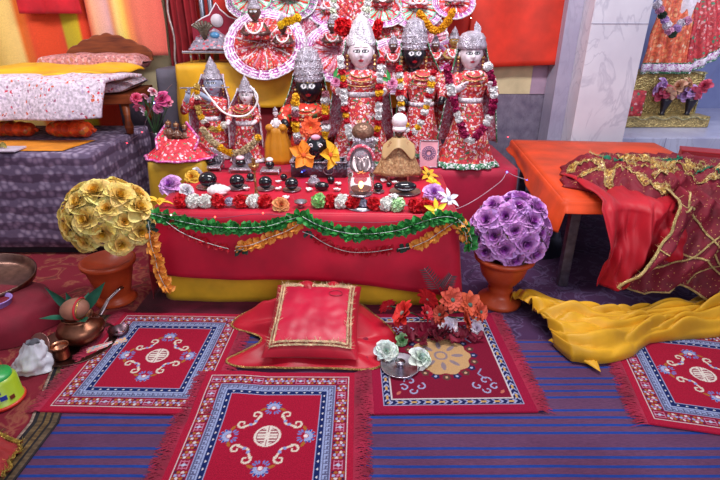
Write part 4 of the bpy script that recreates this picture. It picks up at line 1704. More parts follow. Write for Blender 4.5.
stone('round black stone left of the conch shell', 209, 188, .043, .037)
stone('round black stone right behind the conch shell', 238, 189, .036, .033)
stone('small black stone behind the brass lamp stand', 251, 181, .020, .017)
stone('black stone just right of the brass lamp stand', 266, 190, .032, .031)
stone('black stone in front of the silver box, left one', 292, 191, .032, .030)
stone('small black stone peeping between the box and a bigger stone', 284, 181, .018, .018, False)
stone('oblong black stone in front of the silver box', 322, 191, .034, .022, False, .024)
stone('small round black stone at the right corner of the silver box', 331, 184, .019, .019, False)
stone('black stone just right of the glass oil lamp', 378, 193, .022, .022)
stone('small black stone behind the long black stone', 389, 187, .014, .012, False)
stone('long black stone at the right end of the altar', 405, 193, .053, .025, True, .034)
stone('tiny black stone behind the silver seat, left side', 352, 174, .013, .011, False)

# conch
t = thing('conch_shell', 'white conch shell lying on the altar at left', 'conch shell', on(219, 196) + Vector((0, 0, .030)), .3)
def conch(u, v):
    x = lerp(-.055, .062, v)
    r = .046 * math.sin(PI * min(.97, v * .93 + .04)) ** .75 * (1 - .50 * v ** 1.5) + .003
    a = 2 * PI * u + v * 5
    rr = r * (1 + .10 * math.cos(a)) * (1 + .05 * math.sin(v * 28 + a))
    return (x, rr * math.cos(2 * PI * u), rr * math.sin(2 * PI * u) * .8)
MB().grid(conch, 24, 40, cu=True).build('shell', m_conch, t)
MB().tube([(-.045 + .003 * k, -.012 + .012 * math.cos(k * .55) * (1 - k / 22), .012 * math.sin(k * .55) * (1 - k / 22)) for k in range(18)], .0035, 6).build('spire', gloss('#d8b8b8', .3), t)
MB().tube([(-.02 + .06 * k / 10, -.040 * (1 - (k / 10 - .4) ** 2), -.004 - .006 * k / 10) for k in range(11)], [.003 + .004 * math.sin(PI * k / 10) for k in range(11)], 8).build('lip', gloss('#e8bcc4', .3), t)

# brass lamp stand
t = thing('lamp_stand', 'slim brass oil lamp stand in the front row of the altar', 'oil lamp', on(257, 200))
MB().lathe([(.034, 0), (.036, .006), (.024, .014), (.012, .03), (.007, .05), (.005, .09), (.009, .094), (.005, .098), (.0045, .14), (.008, .145), (.006, .15)], 20).build('stem', m_brassy, t)
MB().lathe([(.006, .15), (.012, .156), (.024, .17), (.028, .185), (.024, .185), (.01, .172), (0, .170)], 20).build('lamp_bowl', m_brassy, t)
mb = MB()
for k in range(5):
    a = 2 * PI * k / 5
    mb.petal(Matrix.Translation((0, 0, .18)) @ Matrix.Rotation(a, 4, 'Z') @ Matrix.Rotation(1.1, 4, 'X'), .035, .02, .3, .1)
mb.build('finial', m_brassy, t)
MB().lathe([(.0, 0), (.022, .004), (.026, .018), (.023, .018), (.0, .008)], 16).build('oil_spoon', m_copper, t, loc=(-.048, -.004, .002))

# steel cup
t = MB().lathe([(.016, 0), (.010, .008), (.013, .014), (.030, .026), (.032, .034), (.029, .034), (.012, .018), (0, .016)], 24).build('cup', m_steel, loc=on(301, 208))
tag(t, 'small footed steel cup near the front edge of the altar', 'cup')

# little silver seats with stones
def seat(label, px, py, w, back=True, cap=None, tray=False):
    p = on(px, py)
    t = thing('silver_throne', label, 'throne', p)
    h = .030
    MB().box((0, 0, h), (w, w * .7, .008)).build('platform', m_silver2, t, bevel=.002)
    MB().box((0, -w * .35, h - .008), (w * .96, .004, .012)).build('apron', m_silver2, t)
    for sx in (-1, 1):
        for sy in (-1, 1):
            MB().tube([(sx * w * .45, sy * w * .3, h), (sx * w * .50, sy * w * .34, h * .5), (sx * w * .46, sy * w * .32, .002)], [.005, .004, .0055], 8).build('leg', m_silver2, t)
    if back:
        def fn(u, v):
            a = lerp(PI * 1.04, -PI * .04, u)
            return (w * .5 * math.cos(a), w * .30 + .012 * v, h + .004 + (w * .72) * v * (.35 + .65 * max(0, math.sin(a))))
        MB().grid(fn, 24, 6).build('backrest', m_silver2, t, thick=.004)
    if tray:
        mb = MB()
        for s in (-1, 1):
            mb.grid(lambda u, v, s=s: (s * (w * .5 + .012 * v), lerp(-w * .33, w * .33, u), h + v * .035 * (1 - .5 * abs(u - .5))), 10, 3)
        mb.build('side_panel', m_silver2, t, thick=.004)
    st = MB().ball((0, 0, .024), (w * .24, w * .22, .024), 20, 12).build('black_stone', m_black, loc=p + Vector((0, -.01, h + .0045)))
    tag(st, 'black stone in the ' + label, 'stone', 'black stones in silver seats')
    if cap:
        c = MB().ball((0, 0, 0), (w * .20, w * .18, .014), 16, 8).build('petal_cluster', petalm(cap), loc=p + Vector((0, -.01, h + .058)))
        tag(c, ('white' if cap == W_ else 'pale pink') + ' petal cap in the ' + label.replace(' with a rounded back', ''), 'petal', 'petal caps on the stones')


seat('silver seat tray at the left end of the altar', 212, 170, .13, True, None, True)
seat('silver seat with a rounded back left of the brass lamp stand', 242, 172, .13, True, '#e8c0d0')
seat('low silver seat right of the brass lamp stand', 271, 174, .11, False, W_)

# silver box with the black mask and orchids
p = on(319, 178)
t = thing('silver_box', 'grey embossed metal box with a black mask and orange flowers in it', 'box', p + Vector((0, .06, 0)), -.04)
m_pewter = metal('#6e6878', .4, .6, 60, .8)
MB().box((0, -.056, .045), (.32, .008, .088)).build('front_panel', m_pewter, t)
MB().box((0, .056, .045), (.32, .008, .088)).build('back_panel', m_pewter, t)
for s in (-1, 1):
    MB().box((s * .157, 0, .045), (.008, .104, .088)).build('side_panel', m_pewter, t)
MB().box((0, 0, .006), (.305, .104, .006)).build('floor_panel', m_pewter, t)
mb = MB()
mb.box((0, -.058, .091), (.33, .020, .006))
mb.box((0, .058, .091), (.33, .020, .006))
mb.box((-.157, 0, .091), (.020, .10, .006))
mb.box((.157, 0, .091), (.020, .10, .006))
mb.build('rim', m_silver, t)
MB().tube([(.06 + .03 * math.cos(a), -.0615, .045 + .026 * math.sin(a)) for a in [k * PI / 10 for k in range(20)]], .003, 5, closed=True).build('embossed_ring', m_silver2, t)
tk = thing('black_mask', 'black stone face with white spirals and a pink top among orange flowers', 'mask', p + Vector((-.012, .035, .160)))
MB().ball((0, 0, .0), (.066, .045, .085), 28, 20).build('face', m_black, tk)
for s in (-1, 1):
    mb = MB()
    mb.tube([(s * (.026 + .012 * (1 - k / 16) * math.cos(k * .5)), -.043 + .010 * (k / 30), .028 + .014 * (1 - k / 16) * math.sin(k * .5)) for k in range(14)], .0035, 6)
    mb.build('white_spiral', cloth('#e8e0ec', .5), tk)
MB().ball((0, -.022, .072), (.028, .02, .016), 14, 8).build('forehead_mark', petalm('#e0a0b8'), tk)
lily_o = daisy_mesh('#ee8a28', '#d8602c', 5, 1, .95, .35, 2, .3, 1)
lily_y = daisy_mesh('#eab02a', '#d8602c', 5, 1, .95, .35, 3, .3, 1)
for k, (px, py, me, l) in enumerate([(303, 156, lily_o, 'orange orchid left of the black mask'), (329, 156, lily_y, 'golden yellow orchid right of the black mask')]):
    t = thing('artificial_orchid', l, 'flower', D(px, py - 1, p.y - .01), 0, 'orchids on the silver box')
    place('blossom', me, t, (0, 0, 0), (1.3, (.15, -.1)[k], .4 + k * .6), .082)

# little silver pouch
t = MB().lathe([(.0, 0), (.028, .002), (.034, .02), (.030, .036), (.014, .048), (.018, .056), (.0, .058)], 20, fold=lambda a, v: 1 + .08 * math.cos(a * 7)).build('pouch', m_silver, loc=on(314, 186))
tag(t, 'small silver pouch with a gathered neck before the metal box', 'pouch')

# tall silver throne and the glass lamp in front of it
t = thing('silver_throne', 'tall silver canopy throne in the centre of the altar', 'throne', on(361, 176) + Vector((0, .02, 0)))
MB().box((0, 0, .03), (.17, .11, .058)).build('base_block', m_silver2, t, bevel=.006)
for s in (-1, 1):
    MB().lathe([(.010, .06), (.013, .07), (.008, .08), (.008, .15), (.013, .155), (.008, .165)], 12, (s * .072, -.03, 0)).build('column', m_silver, t)
def dome(r, h, z, y, th):
    def fn(u, v):
        a = lerp(PI, 0, u)
        return (r * math.cos(a) * (1 - .0 * v), y - .05 * v * math.sin(a) , z + h * math.sin(a) * (1 - .25 * v * v))
    return fn
mb = MB()
mb.grid(lambda u, v: ((.082 - .01 * v) * math.cos(lerp(PI, 0, u)) * (1 if v < 1 else 1), .03 - .0 * v, .06 + v * (.03 + .12 * math.sin(lerp(PI, 0, u)))), 24, 8)
mb.build('backrest', m_silver2, t, thick=.006)
MB().ball((0, 0, .115), (.060, .045, .058), 22, 16).build('grey_dome', brocade('#8c8490', ['#a8a0ac', '#c8788c', '#787080'], 90, .6, dens=.3), t)
MB().tube([(.075 * math.cos(a), -.035, .095 + .085 * math.sin(a)) for a in [PI * k / 16 for k in range(17)]], .010, 8).build('flower_rim', brocade('#c8506c', ['#e8c0cc', '#d8404c', '#f0e0e8'], 80), t)
t2 = thing('silver_throne', 'brown-domed silver seat above the canopy throne', 'throne', on(361, 176) + Vector((.012, .075, .0)))
MB().lathe([(.05, 0), (.03, .02), (.022, .05), (.022, .14), (.05, .165), (.062, .175), (0, .176)], 20).build('pedestal', m_silver, t2)
MB().ball((0, 0, .245), (.066, .05, .052), 22, 16).build('brown_dome', metal('#8a6a58', .45, .4, 80, .5), t2)
mb = MB()
for s in (-1, 1):
    for k in range(3):
        mb.ball((s * (.022 + k * .016), -.048, .198 + k * .004), (.010, .010, .017), 8, 6)
mb.build('silver_beads', m_silver, t2)
# leaf plates and oil lamp
t = thing('oil_lamp', 'glass-chimney oil lamp on a footed stand, centre front of the altar', 'oil lamp', on(361, 207))
t.scale = (1.3, 1.3, 1.2)
MB().lathe([(.058, 0), (.060, .004), (.036, .010), (.014, .022), (.012, .040), (.040, .052), (.044, .058), (0, .058)], 24).build('foot', m_steel, t)
gm = NT('clear_glass', .03)
gm.p.inputs['Base Color'].default_value = lin('#f0e8ea')
gm.p.inputs['Transmission Weight'].default_value = .92
gm.p.inputs['IOR'].default_value = 1.1
MB().lathe([(.044, .058), (.047, .07), (.047, .135), (.045, .135)], 28, cap=False).build('chimney', gm.m, t)
MB().lathe([(.0, .058), (.026, .062), (.036, .080), (.033, .080), (0, .068)], 20).build('oil_bowl', m_copper, t)
MB().ball((0, 0, .092), (.008, .008, .014), 10, 8).build('flame', glow('#ffb060', 7), t)
mb = MB()
for a in (-.35, .35):
    mb.petal(Matrix.Translation((0, .03, .13)) @ Matrix.Rotation(a, 4, 'Y') @ Matrix.Rotation(1.25, 4, 'X'), .075, .07, .15, .1, .5)
mb.build('reflector_leaf', metal('#c0a8a8', .3), t, thick=.002)

# seated figure in a beige cloth on a little silver stool
p = on(398, 181) + Vector((0, .02, 0))
t = thing('stool', 'little pinkish silver stool under the beige-robed idol', 'stool', p)
MB().box((0, 0, .032), (.14, .09, .008)).build('seat', m_silver, t, bevel=.002)
for s in (-1, 1):
    MB().box((s * .055, 0, .014), (.014, .07, .026)).build('leg', metal('#b08078', .4), t, bevel=.002)
MB().petal(Matrix.Translation((-.03, -.047, .04)) @ Matrix.Rotation(-1.4, 4, 'X'), .03, .05, .2, .1).build('silver_bow', m_steel, t)
zt = p + Vector((0, .01, .038))
hd = D(397, 134, zt.y)
t = thing('robed_idol', 'small idol in a beige gold cloth with a round white turban', 'idol', zt)
hz = hd.z - zt.z
m_beige = brocade('#9c7450', ['#b49068', '#845c38', '#c0a074'], 60, .6, dens=.4)
MB().lathe([(.142, 0), (.130, .02), (.108, .06), (.075, hz * .6), (.055, hz * .8), (.03, hz - .02), (.018, hz - .005)], 48, sy=.6,
           fold=lambda a, v: 1 + .05 * math.sin(a * 8 + v * 3) * (1 - v)).build('robe', m_beige, t)
MB().grid(lambda u, v: ((.035 + .060 * v) * math.sin(lerp(-2.2, 2.2, u)), -(.028 + .042 * v) * math.cos(lerp(-2.2, 2.2, u)), hz - .018 - v * (.045 + .075 * abs(math.sin(u * 6.5)) ** 2)), 40, 10).build('gold_scarf', satin('#b8986c', .5), t, thick=.003)
b = MB()
add_head(b, (0, -.005, hz + .012), .030, 'dark')
b.build('face', m_skin, t)
MB().ball((0, 0, hz + .072), (.043, .043, .043), 20, 14).build('turban', cloth('#e8dce4', .7), t)
MB().lathe([(.036, hz + .018), (.040, hz + .03), (.034, hz + .045)], 20).build('turban_band', cloth('#e8dce4', .7), t)

# small white figure and orange robe
p = on(276, 168) + Vector((0, .12, 0))
t = thing('robed_idol', 'small white idol above a golden orange robe with gathered top', 'idol', p)
hd = D(274, 118, p.y).z - p.z
MB().lathe([(.085, 0), (.088, .03), (.080, hd * .45), (.06, hd * .68), (.068, hd * .78), (.03, hd * .80)], 40, sy=.6, fold=lambda a, v: 1 + .07 * math.sin(a * 9)).build('robe', satin('#c8821c', .45), t)
mb = MB()
for s in (-1, 1):
    mb.ball((s * .04, -.02, hd * .80), (.028, .024, .024), 12, 8)
mb.build('sleeve', satin('#c8821c', .45), t)
b = MB()
c = lin('#efe4ea')
b.tube([(0, 0, hd * .76), (0, 0, hd * .9), (0, 0, hd * 1.0)], [.026, .022, .012], 12, col=c)
add_head(b, (0, 0, hd * 1.0 + .028), .020, 'white')
for s in (-1, 1):
    b.tube([(s * .018, 0, hd * .95), (s * .034, -.006, hd * .86), (s * .014, -.03, hd * .84)], [.008, .007, .006], 8, col=c)
b.build('body', m_skin, t)
MB().lathe([(.016, hd + .04), (.012, hd + .056), (.006, hd + .062), (0, hd + .07)], 12).build('crown', m_silver, t)

# pink framed yantra card and small bottle
p = on(428, 168)
t = thing('picture_card', 'pink card with a fine radial emblem leaning beside the beige idol', 'card', p, -.08, rot=(-.15, 0, -.08))
MB().box((0, 0, .085), (.115, .008, .17)).build('board', cloth('#e09aa8', .5), t, bevel=.002)
mb = MB()
for k in range(16):
    a = 2 * PI * k / 16
    mb.tube([(.012 * math.cos(a), -.006, .09 + .012 * math.sin(a)), (.040 * math.cos(a), -.006, .09 + .040 * math.sin(a))], .0022, 5)
for r in (.02, .032, .042):
    mb.tube([(r * math.cos(a), -.0055, .09 + r * math.sin(a)) for a in [k * PI / 12 for k in range(24)]], .0018, 5, closed=True)
mb.build('emblem', cloth('#7c6088', .6), t)
mb = MB()
for z in (.004, .166):
    mb.box((0, -.003, z), (.118, .012, .006))
for x in (-.056, .056):
    mb.box((x, -.003, .085), (.006, .012, .165))
mb.build('frame', m_silver, t)

# scattered white petals
PW = ['behind, between the 4th and 5th front stones', 'in front, between the 4th and 5th front stones', 'under the silver pouch, nearer the box', 'before the silver pouch', 'at the right front of the metal box', 'right of the oblong black stone', 'left of the brass lamp stand', 'left behind the glass lamp', 'left before the glass lamp', 'behind the stone right of the glass lamp', 'behind the peach orange rose', 'left of the long black stone', 'by the spoon of the brass lamp stand', 'before the long black stone']
for k, (px, py) in enumerate([(279, 184), (279, 191), (310, 185), (309, 192), (338, 186), (337, 192), (247, 191), (363, 190), (345, 199), (383, 183), (286, 200), (395, 185), (250, 206), (392, 198)]):
    t = MB()
    for j in range(4):
        t.petal(Matrix.Rotation(j * 1.5 + k, 4, 'Z') @ Matrix.Rotation(.25 + .1 * j, 4, 'X'), .026, .022, .3, .2, mi=0)
    o = t.build('white_petal', petalm('#ece4ec'), loc=on(px, py, .003))
    tag(o, 'white petals on the altar ' + PW[k], 'petals', 'white petals on the altar')

# ---- row of carnation pompoms along the front edge
def row_y(px):
    return 207.5 + (0 if px < 330 else (px - 330) * .055)
seqp = [(182, 'R'), (194, 'W'), (206, 'W'), (219, 'R'), (230, 'B'), (242, 'R'), (254, 'W'), (265, 'R')]
seqq = [(331, 'R'), (341, 'W'), (353, 'R'), (364, 'B'), (375, 'R'), (386, 'W'), (397, 'G'), (415, 'R'), (427, 'R')]
colp = {'R': '#cc1020', 'W': '#ece6e0', 'B': '#b8b4c8', 'G': '#c4e4b4'}
for lst, l in ((seqp, 'red and white carnation garland along the front left edge of the altar'), (seqq, 'red and white carnation garland along the front right edge of the altar')):
    p0 = on(lst[0][0], row_y(lst[0][0]), .03)
    t = thing('carnation_garland', l, 'garland', p0, 0, 'carnation garlands on the altar edge')
    pts = []
    for i, (px, k) in enumerate(lst):
        q = on(px, row_y(px), .032) - p0
        pts.append(q)
        place('carnation', pom_mesh(colp[k], 80, 1), t, q, (R.uniform(0, 3), R.uniform(0, 3), 0), (.047, .038, .041) if k != 'B' else (.024, .024, .026))
    MB().tube([path_at(pts, k / 20) for k in range(21)], .003, 6).build('cord', cloth('#9a8c9a'), t)

# ---- single artificial flowers on the altar
def flower(label, px, py, me, size, rot=(0.9, 0, 0), dz=.03, cat='flower', name='artificial_flower', y=None, leaf=None, group=None):
    loc = on(px, py + dz * 0, .0) if y is None else D(px, py, y)
    if y is None:
        q = G(px, py, AZ + dz)
        loc = q
    t = thing(name, label, cat, loc, 0, group)
    place('blossom', me, t, (0, 0, 0), rot, size)
    if leaf:
        MB().petal(Matrix.Rotation(.3, 4, 'X') @ Matrix.Rotation(leaf, 4, 'Z'), size * 1.7, size * .8, .2, -.1, .5).build('leaf', petalm('#3f8c4c'), t)
    return t


m_lav = rose_mesh('#b060c8', '#e8b4f0', 4)
flower('peach orange rose lying on the front edge of the altar', 281, 205, rose_mesh('#d8703c', '#f0a86c', 8), .040, (.9, .2, .3), .03)
flower('pale green carnation cluster on the front edge of the altar', 319, 201, pom_mesh('#a8dc90', 70, 5), .045, dz=.035)
flower('lilac artificial flower at the altar\'s front left corner', 170, 185, m_lav, .062, (.7, -.2, 0), .03)
flower('yellow lily pointing down at the altar\'s front left corner', 158, 203, daisy_mesh('#e8b830', '#c89020', 5, 1, .55, .4, 6, .3, 1), .070, (.2, .3, 1.2), .03)
flower('white silk flower behind the lilac flower at left', 187, 190, rose_mesh('#d0ccd8', '#ece8f0', 5), .038, (.9, 0, 1), .03)
flower('yellow and white silk rose beside the leftmost black stone', 192, 177, rose_mesh('#e8a020', '#f4cc50', 6), .042, (.9, 0, 0), .03)
flower('white silk flower behind the yellow one at left', 199, 173, rose_mesh('#d8d0dc', '#f0ecf4', 7), .040, (1.0, 0, 2), .03)
flower('red silk flower before the pink card', 424, 172, rose_mesh('#b81c34', '#d83c50', 9), .038, (.9, 0, 0), .025)
flower('ochre yellow long-petalled flower at the right end of the altar', 428, 175, daisy_mesh('#d8a428', '#7a6420', 6, 1, .5, .4, 8, .2, 1), .060, (.5, 0, .5), .02)
flower('bright yellow silk flower below the ochre one', 433, 184, daisy_mesh('#ecc428', '#b89020', 6, 1, .6, .2, 9, .3, 1), .050, (.6, 0, .9), .025)
flower('lilac silk flower near the right front corner of the altar', 434, 193, m_lav, .056, (.7, 0, 0), .03)
flower('white star-shaped silk flower at the right front corner', 448, 199, daisy_mesh('#dce0f0', '#b8b8d0', 6, 1, .5, .5, 10, .2, 1), .062, (.7, .3, .3), .02)
flower('rust red silk flower under the lilac one at right', 427, 202, rose_mesh('#a8402c', '#c8684c', 11), .030, (.9, 0, 2), .02)
flower('yellow star-shaped flower on the right front corner of the altar cloth', 436, 211, daisy_mesh('#f0d030', '#f4e8b8', 6, 1, .5, .5, 12, .2, 1), .058, (1.0, 0, .2), .03)
flower('white bud flower beside the pale green carnation at right', 395, 198, pom_mesh('#e8e4e4', 50, 8), .024, dz=.06)

# ---- leaf and blossom garlands on the front of the altar cloth
def fy(k):
    return 2.00


greens = [leafcoil_mesh('#2f8a3c', s) for s in range(3)] + [leafcoil_mesh('#246c34', 4)]
def wall_pts(pp, y=2.045):
    """points on the hanging front of the altar cloth"""
    return [D(px, py, y - .036 * ((px - 150) / 310)) for px, py in pp]


def swag(label, pp, meshes, size, step, cord='#d8e0dc', group='leaf and blossom swags on the altar front', name='swag_garland', cf=None, y=2.045):
    return garland(name, label, 'garland', wall_pts(pp, y), cf or (lambda k, f, r: meshes[k % len(meshes)]), size, step, 'leaf' if cf is None and meshes is greens else 'blossom', group, cord=cord, cord_r=.0014, cordz=.018)


swag('green leaf garland swagged along the left half of the altar front', [(152, 214), (175, 220), (205, 226), (235, 228), (265, 227), (290, 220), (303, 216)], greens, .036, .016, y=2.06)
swag('green leaf garland swagged along the right half of the altar front', [(303, 217), (320, 226), (345, 233), (372, 234), (400, 230), (425, 221), (446, 217), (460, 222), (470, 238), (470, 248)], greens, .036, .016, y=2.03)
oranges = [leafcoil_mesh('#f0983c', s + 10, 6, 1.0) for s in range(3)]
reds = [leafcoil_mesh('#b81428', s + 20, 5, .9) for s in range(3)]
darks = [leafcoil_mesh('#284438', 30, 6)]
swag('orange blossom garland rising to the middle of the altar front', [(237, 247), (252, 245), (270, 238), (288, 231), (300, 224)], oranges, .032, .024)
swag('orange blossom garland falling from the right corner of the altar front', [(412, 247), (428, 240), (444, 229), (458, 222), (464, 232), (466, 243)], oranges, .034, .024, y=2.03)
swag('orange blossom garland hanging straight down at the left corner', [(151, 232), (153, 245), (157, 258), (160, 272), (166, 285), (169, 292)], oranges, .034, .022, y=2.02)
swag('thin red blossom garland on the left half of the altar front', [(168, 222), (182, 232), (200, 240), (215, 245), (230, 249)], reds, .026, .030)
swag('thin red blossom garland on the right half of the altar front', [(313, 236), (330, 246), (350, 252), (372, 252), (392, 249)], reds, .028, .026)
swag('dark green leaf tuft between red and orange blossoms at left', [(236, 251), (245, 249)], darks, .030, .02, group='dark leaf tufts of the altar swags')
swag('dark green leaf tuft heading the hanging orange garland', [(150, 222), (152, 232)], darks, .028, .02, group='dark leaf tufts of the altar swags', y=2.02)
swag('dark green leaf tuft between red and orange blossoms at right', [(398, 249), (410, 247)], darks, .028, .022, group='dark leaf tufts of the altar swags')
swag('dark green leaf tuft under the middle of the altar front', [(303, 232), (314, 236)], darks, .018, .022, group='dark leaf tufts of the altar swags')

# ================================================================== LEFT SIDE
# fringed red seat with three little brown idols, on the mustard stool
p = Vector((-1.10, 2.92, .565))
t = thing('fringed_cushion', 'red cushion seat with a pink sequined edge on the mustard stool', 'cushion', p)
m_fr = brocade('#d02c40', ['#e88a9a', '#b81c30', '#f0c8d0', '#508a60', '#e85040'], 50, .5, dens=.4)
m_pinktrim = brocade('#c84898', ['#f0c0e0', '#a83080', '#e8a0cc'], 70, .35, dens=.5)
def fsk(u, v):
    a = 2 * PI * u
    rr = .06 + .15 * v
    w = 1 + .04 * math.sin(a * 12) * v
    return (rr * w * math.cos(a), rr * w * .80 * math.sin(a), .115 - .112 * v ** 1.2)
sk = MB().grid(fsk, 96, 12, cu=True).build('skirt', m_fr, t, thick=.003)
MB().tube([Vector(fsk(k / 96, 1.0)) + Vector((0, 0, .006)) for k in range(96)], .010, 6, closed=True, flat=.7).build('edging', m_pinktrim, sk)
for s in (-1, 1):
    def wing(u, v, s=s):
        return (s * (.035 + .075 * v + .02 * u), -.05 - .03 * v + .05 * u, .10 + .11 * u * (1 - .5 * v) - .04 * v)
    wg = MB().grid(wing, 14, 10).build('collar', m_fr, t, thick=.004)
    MB().tube([Vector(wing(k / 14, 1)) for k in range(15)] , .008, 6).build('edging', m_pinktrim, wg)
    MB().tube([Vector(wing(1, k / 10)) for k in range(11)] , .008, 6).build('edging', m_pinktrim, wg)
for k, (x, z, l) in enumerate([(-.045, .0, 'left one'), (.0, -.01, 'middle one'), (.05, -.02, 'right one')]):
    r = thing('small_idol', 'small brown idol in the fringed red seat, ' + l, 'idol', p + Vector((x, -.02, .118)), 0, 'brown idols in the fringed seat')
    b = MB()
    c = lin('#7a5040')
    b.tube([(0, 0, 0), (0, 0, .035 + z), (0, 0, .06 + z)], [.026, .022, .012], 12, col=c)
    for s in (-1, 1):
        b.tube([(s * .018, 0, .05 + z), (s * .030, -.01, .03 + z), (s * .010, -.028, .028 + z)], [.007, .006, .005], 8, col=c)
    add_head(b, (0, -.002, .075 + z), .018, 'dark')
    b.build('body', m_skin, r)
    crown_mb('turban', .018).build('crown', metal('#b08868', .4), r, loc=(0, 0, .075 + z))

# pink roses in a small vase behind it
p = D(153, 122, 3.14)
t = thing('vase', 'small dark vase holding pink roses behind the fringed seat', 'vase', (p.x, 3.14, .565 - .0))
t.location.z = .5
MB().lathe([(.03, 0), (.04, .02), (.035, .09), (.022, .14), (.030, .17), (.026, .17), (.0, .15)], 18).build('body', gloss('#2c2030', .3), t)
b0 = Vector((p.x, 3.14, .67))
t = thing('rose_bouquet', 'bunch of small pink roses with white-edged buds left of the gold cloth', 'bouquet', b0)
for k, (px, py, c1, c2, s) in enumerate([(136, 98, '#d02050', '#e86088', .036), (146, 98, '#c01c48', '#f0b0c4', .034), (139, 108, '#c82050', '#e87898', .034), (143, 111, '#e890b0', '#f4d8e4', .026), (162, 99, '#c8206c', '#e05c98', .052), (153, 92, '#d02858', '#f4d0dc', .030), (158, 108, '#c82878', '#e490b8', .034), (169, 103, '#d83868', '#f0a0b8', .028), (150, 100, '#c0c8e8', '#e0e8f8', .020)]):
    q = D(px, py, 3.10 + R.uniform(-.02, .03)) - b0
    place('rose', rose_mesh(c1, c2, k % 3), t, q, (1.1 + R.uniform(-.3, .3), R.uniform(-.4, .4), R.uniform(0, 6)), s)
    MB().tube([(0, 0, -.02), (q.x * .5, .01, q.z * .5), (q.x, q.y + .01, q.z)], .003, 6).build('stem', petalm('#3c6440'), t)
    MB().petal(Matrix.Translation(q * .75) @ Euler((.9, 0, k * 1.3)).to_matrix().to_4x4(), .05, .025, .2, .2, .4).build('leaf', petalm('#4c7a4c'), t)

# mountain shrine on a silver stand
p = D(208, 53, 3.52)
t = thing('silver_stand', 'low silver table under the mountain shrine', 'stand', (p.x, 3.74, 1.064))
sz = p.z - 1.064
MB().box((0, 0, sz + .0), (.42, .26, .018)).build('tabletop', m_steel, t, bevel=.003)
for sx in (-1, 1):
    for sy in (-1, 1):
        MB().tube([(sx * .16, sy * .10, 0), (sx * .16, sy * .10, sz)], .008, 8).build('leg', m_steel, t)
z0 = 1.064 + sz + .010
m_mount = brocade('#8c8294', ['#d87888', '#c8bcc8', '#6c6474', '#e09aa4', '#c04858'], 40, .7, dens=.4)
t = thing('mountain_shrine', 'grey craft mountain shrine with a blue cave and a many-headed serpent', 'shrine', (p.x + .02, 3.72, z0))
def mnt(u, v):
    x = lerp(-.18, .18, u)
    hgt = .03 + .11 * max(0, 1 - abs(x + .02) / .13) ** .8 + .09 * max(0, 1 - abs(x - .13) / .05) + .05 * max(0, 1 - abs(x + .14) / .05)
    return (x + .008 * N(u * 20, v * 9), lerp(-.11, .05, v) * (1.0), max(.002, hgt * math.sin(min(1, v * 1.2 + .05) * PI / 2) + .012 * N(u * 14, v * 12, 3)))
MB().grid(mnt, 50, 24).build('rocks', m_mount, t, thick=.006)
MB().ball((.0, -.055, .10), (.034, .02, .022), 16, 10).build('cave', gloss('#4c88b8', .3), t)
mb = MB()
for k in range(7):
    a = lerp(-1.1, 1.1, k / 6)
    mb.tube([(-.07, -.06, .07), (-.07 + .04 * math.sin(a), -.07, .13 + .02 * math.cos(a)), (-.07 + .075 * math.sin(a), -.09, .14 + .05 * math.cos(a))], [.008, .008, .011], 8)
mb.build('serpent_hood', metal('#6c6258', .5, .4, 90, .5), t)
c = p + Vector((0, .20, 0))
t = thing('pennant_backdrop', 'crimson pointed backdrop with a white moon disc behind the mountain shrine', 'backdrop', (D(219, 30, 3.86).x, 3.86, z0 + .03))
o = [(-.17, .0), (-.17, .11), (-.10, .15), (-.05, .17), (.0, .235), (.02, .20), (.07, .16), (.13, .14), (.19, .09), (.15, .05), (.13, .0)]
outline_slab([(a * 1.15, b * 1.2) for a, b in o], .01, 'y').build('cloth_panel', satin('#8c1030', .5), t, smooth=False)
MB().tube([(x * 1.15, -.004, z * 1.2) for x, z in o[1:-1]], .005, 6).build('white_piping', cloth('#e8dce4'), t)
mb = MB()
mb.lathe([(.045, 0), (.045, .006)], 28, M=Matrix.Translation((-.005, -.006, .165)) @ Matrix.Rotation(PI / 2, 4, 'X'))
mb.build('moon_disc', cloth('#d8ccd8', .5), t)

# ---- flower pots
m_terra = NT('terracotta_plastic', .35)
m_terra.base(m_terra.ramp(m_terra.noise(9, 4).outputs[0], [(.3, '#a83c1c'), (.7, '#c4502a')]).outputs[0])
m_terra = m_terra.m
p = G(117, 300, .006)
t = thing('flower_pot', 'orange-brown flower pot holding the yellow roses', 'flower pot', p)
t.scale = (.88, .88, .88)
MB().lathe([(.10, 0), (.115, .012), (.10, .03), (.085, .05), (.088, .06), (.115, .17), (.13, .235), (.145, .24), (.148, .265), (.132, .27), (.12, .25), (0, .23)], 40).build('body', m_terra, t)
p2 = G(500, 305, .006)
t = thing('urn', 'terracotta-coloured pedestal urn holding the purple roses', 'urn', p2 + Vector((0, .03, 0)))
MB().lathe([(.105, 0), (.11, .012), (.105, .028), (.070, .045), (.055, .07), (.062, .085), (.05, .095), (.075, .125), (.105, .17), (.118, .22), (.122, .245), (.145, .25), (.148, .268), (.128, .272), (.11, .25), (0, .23)], 44).build('body', m_terra, t)


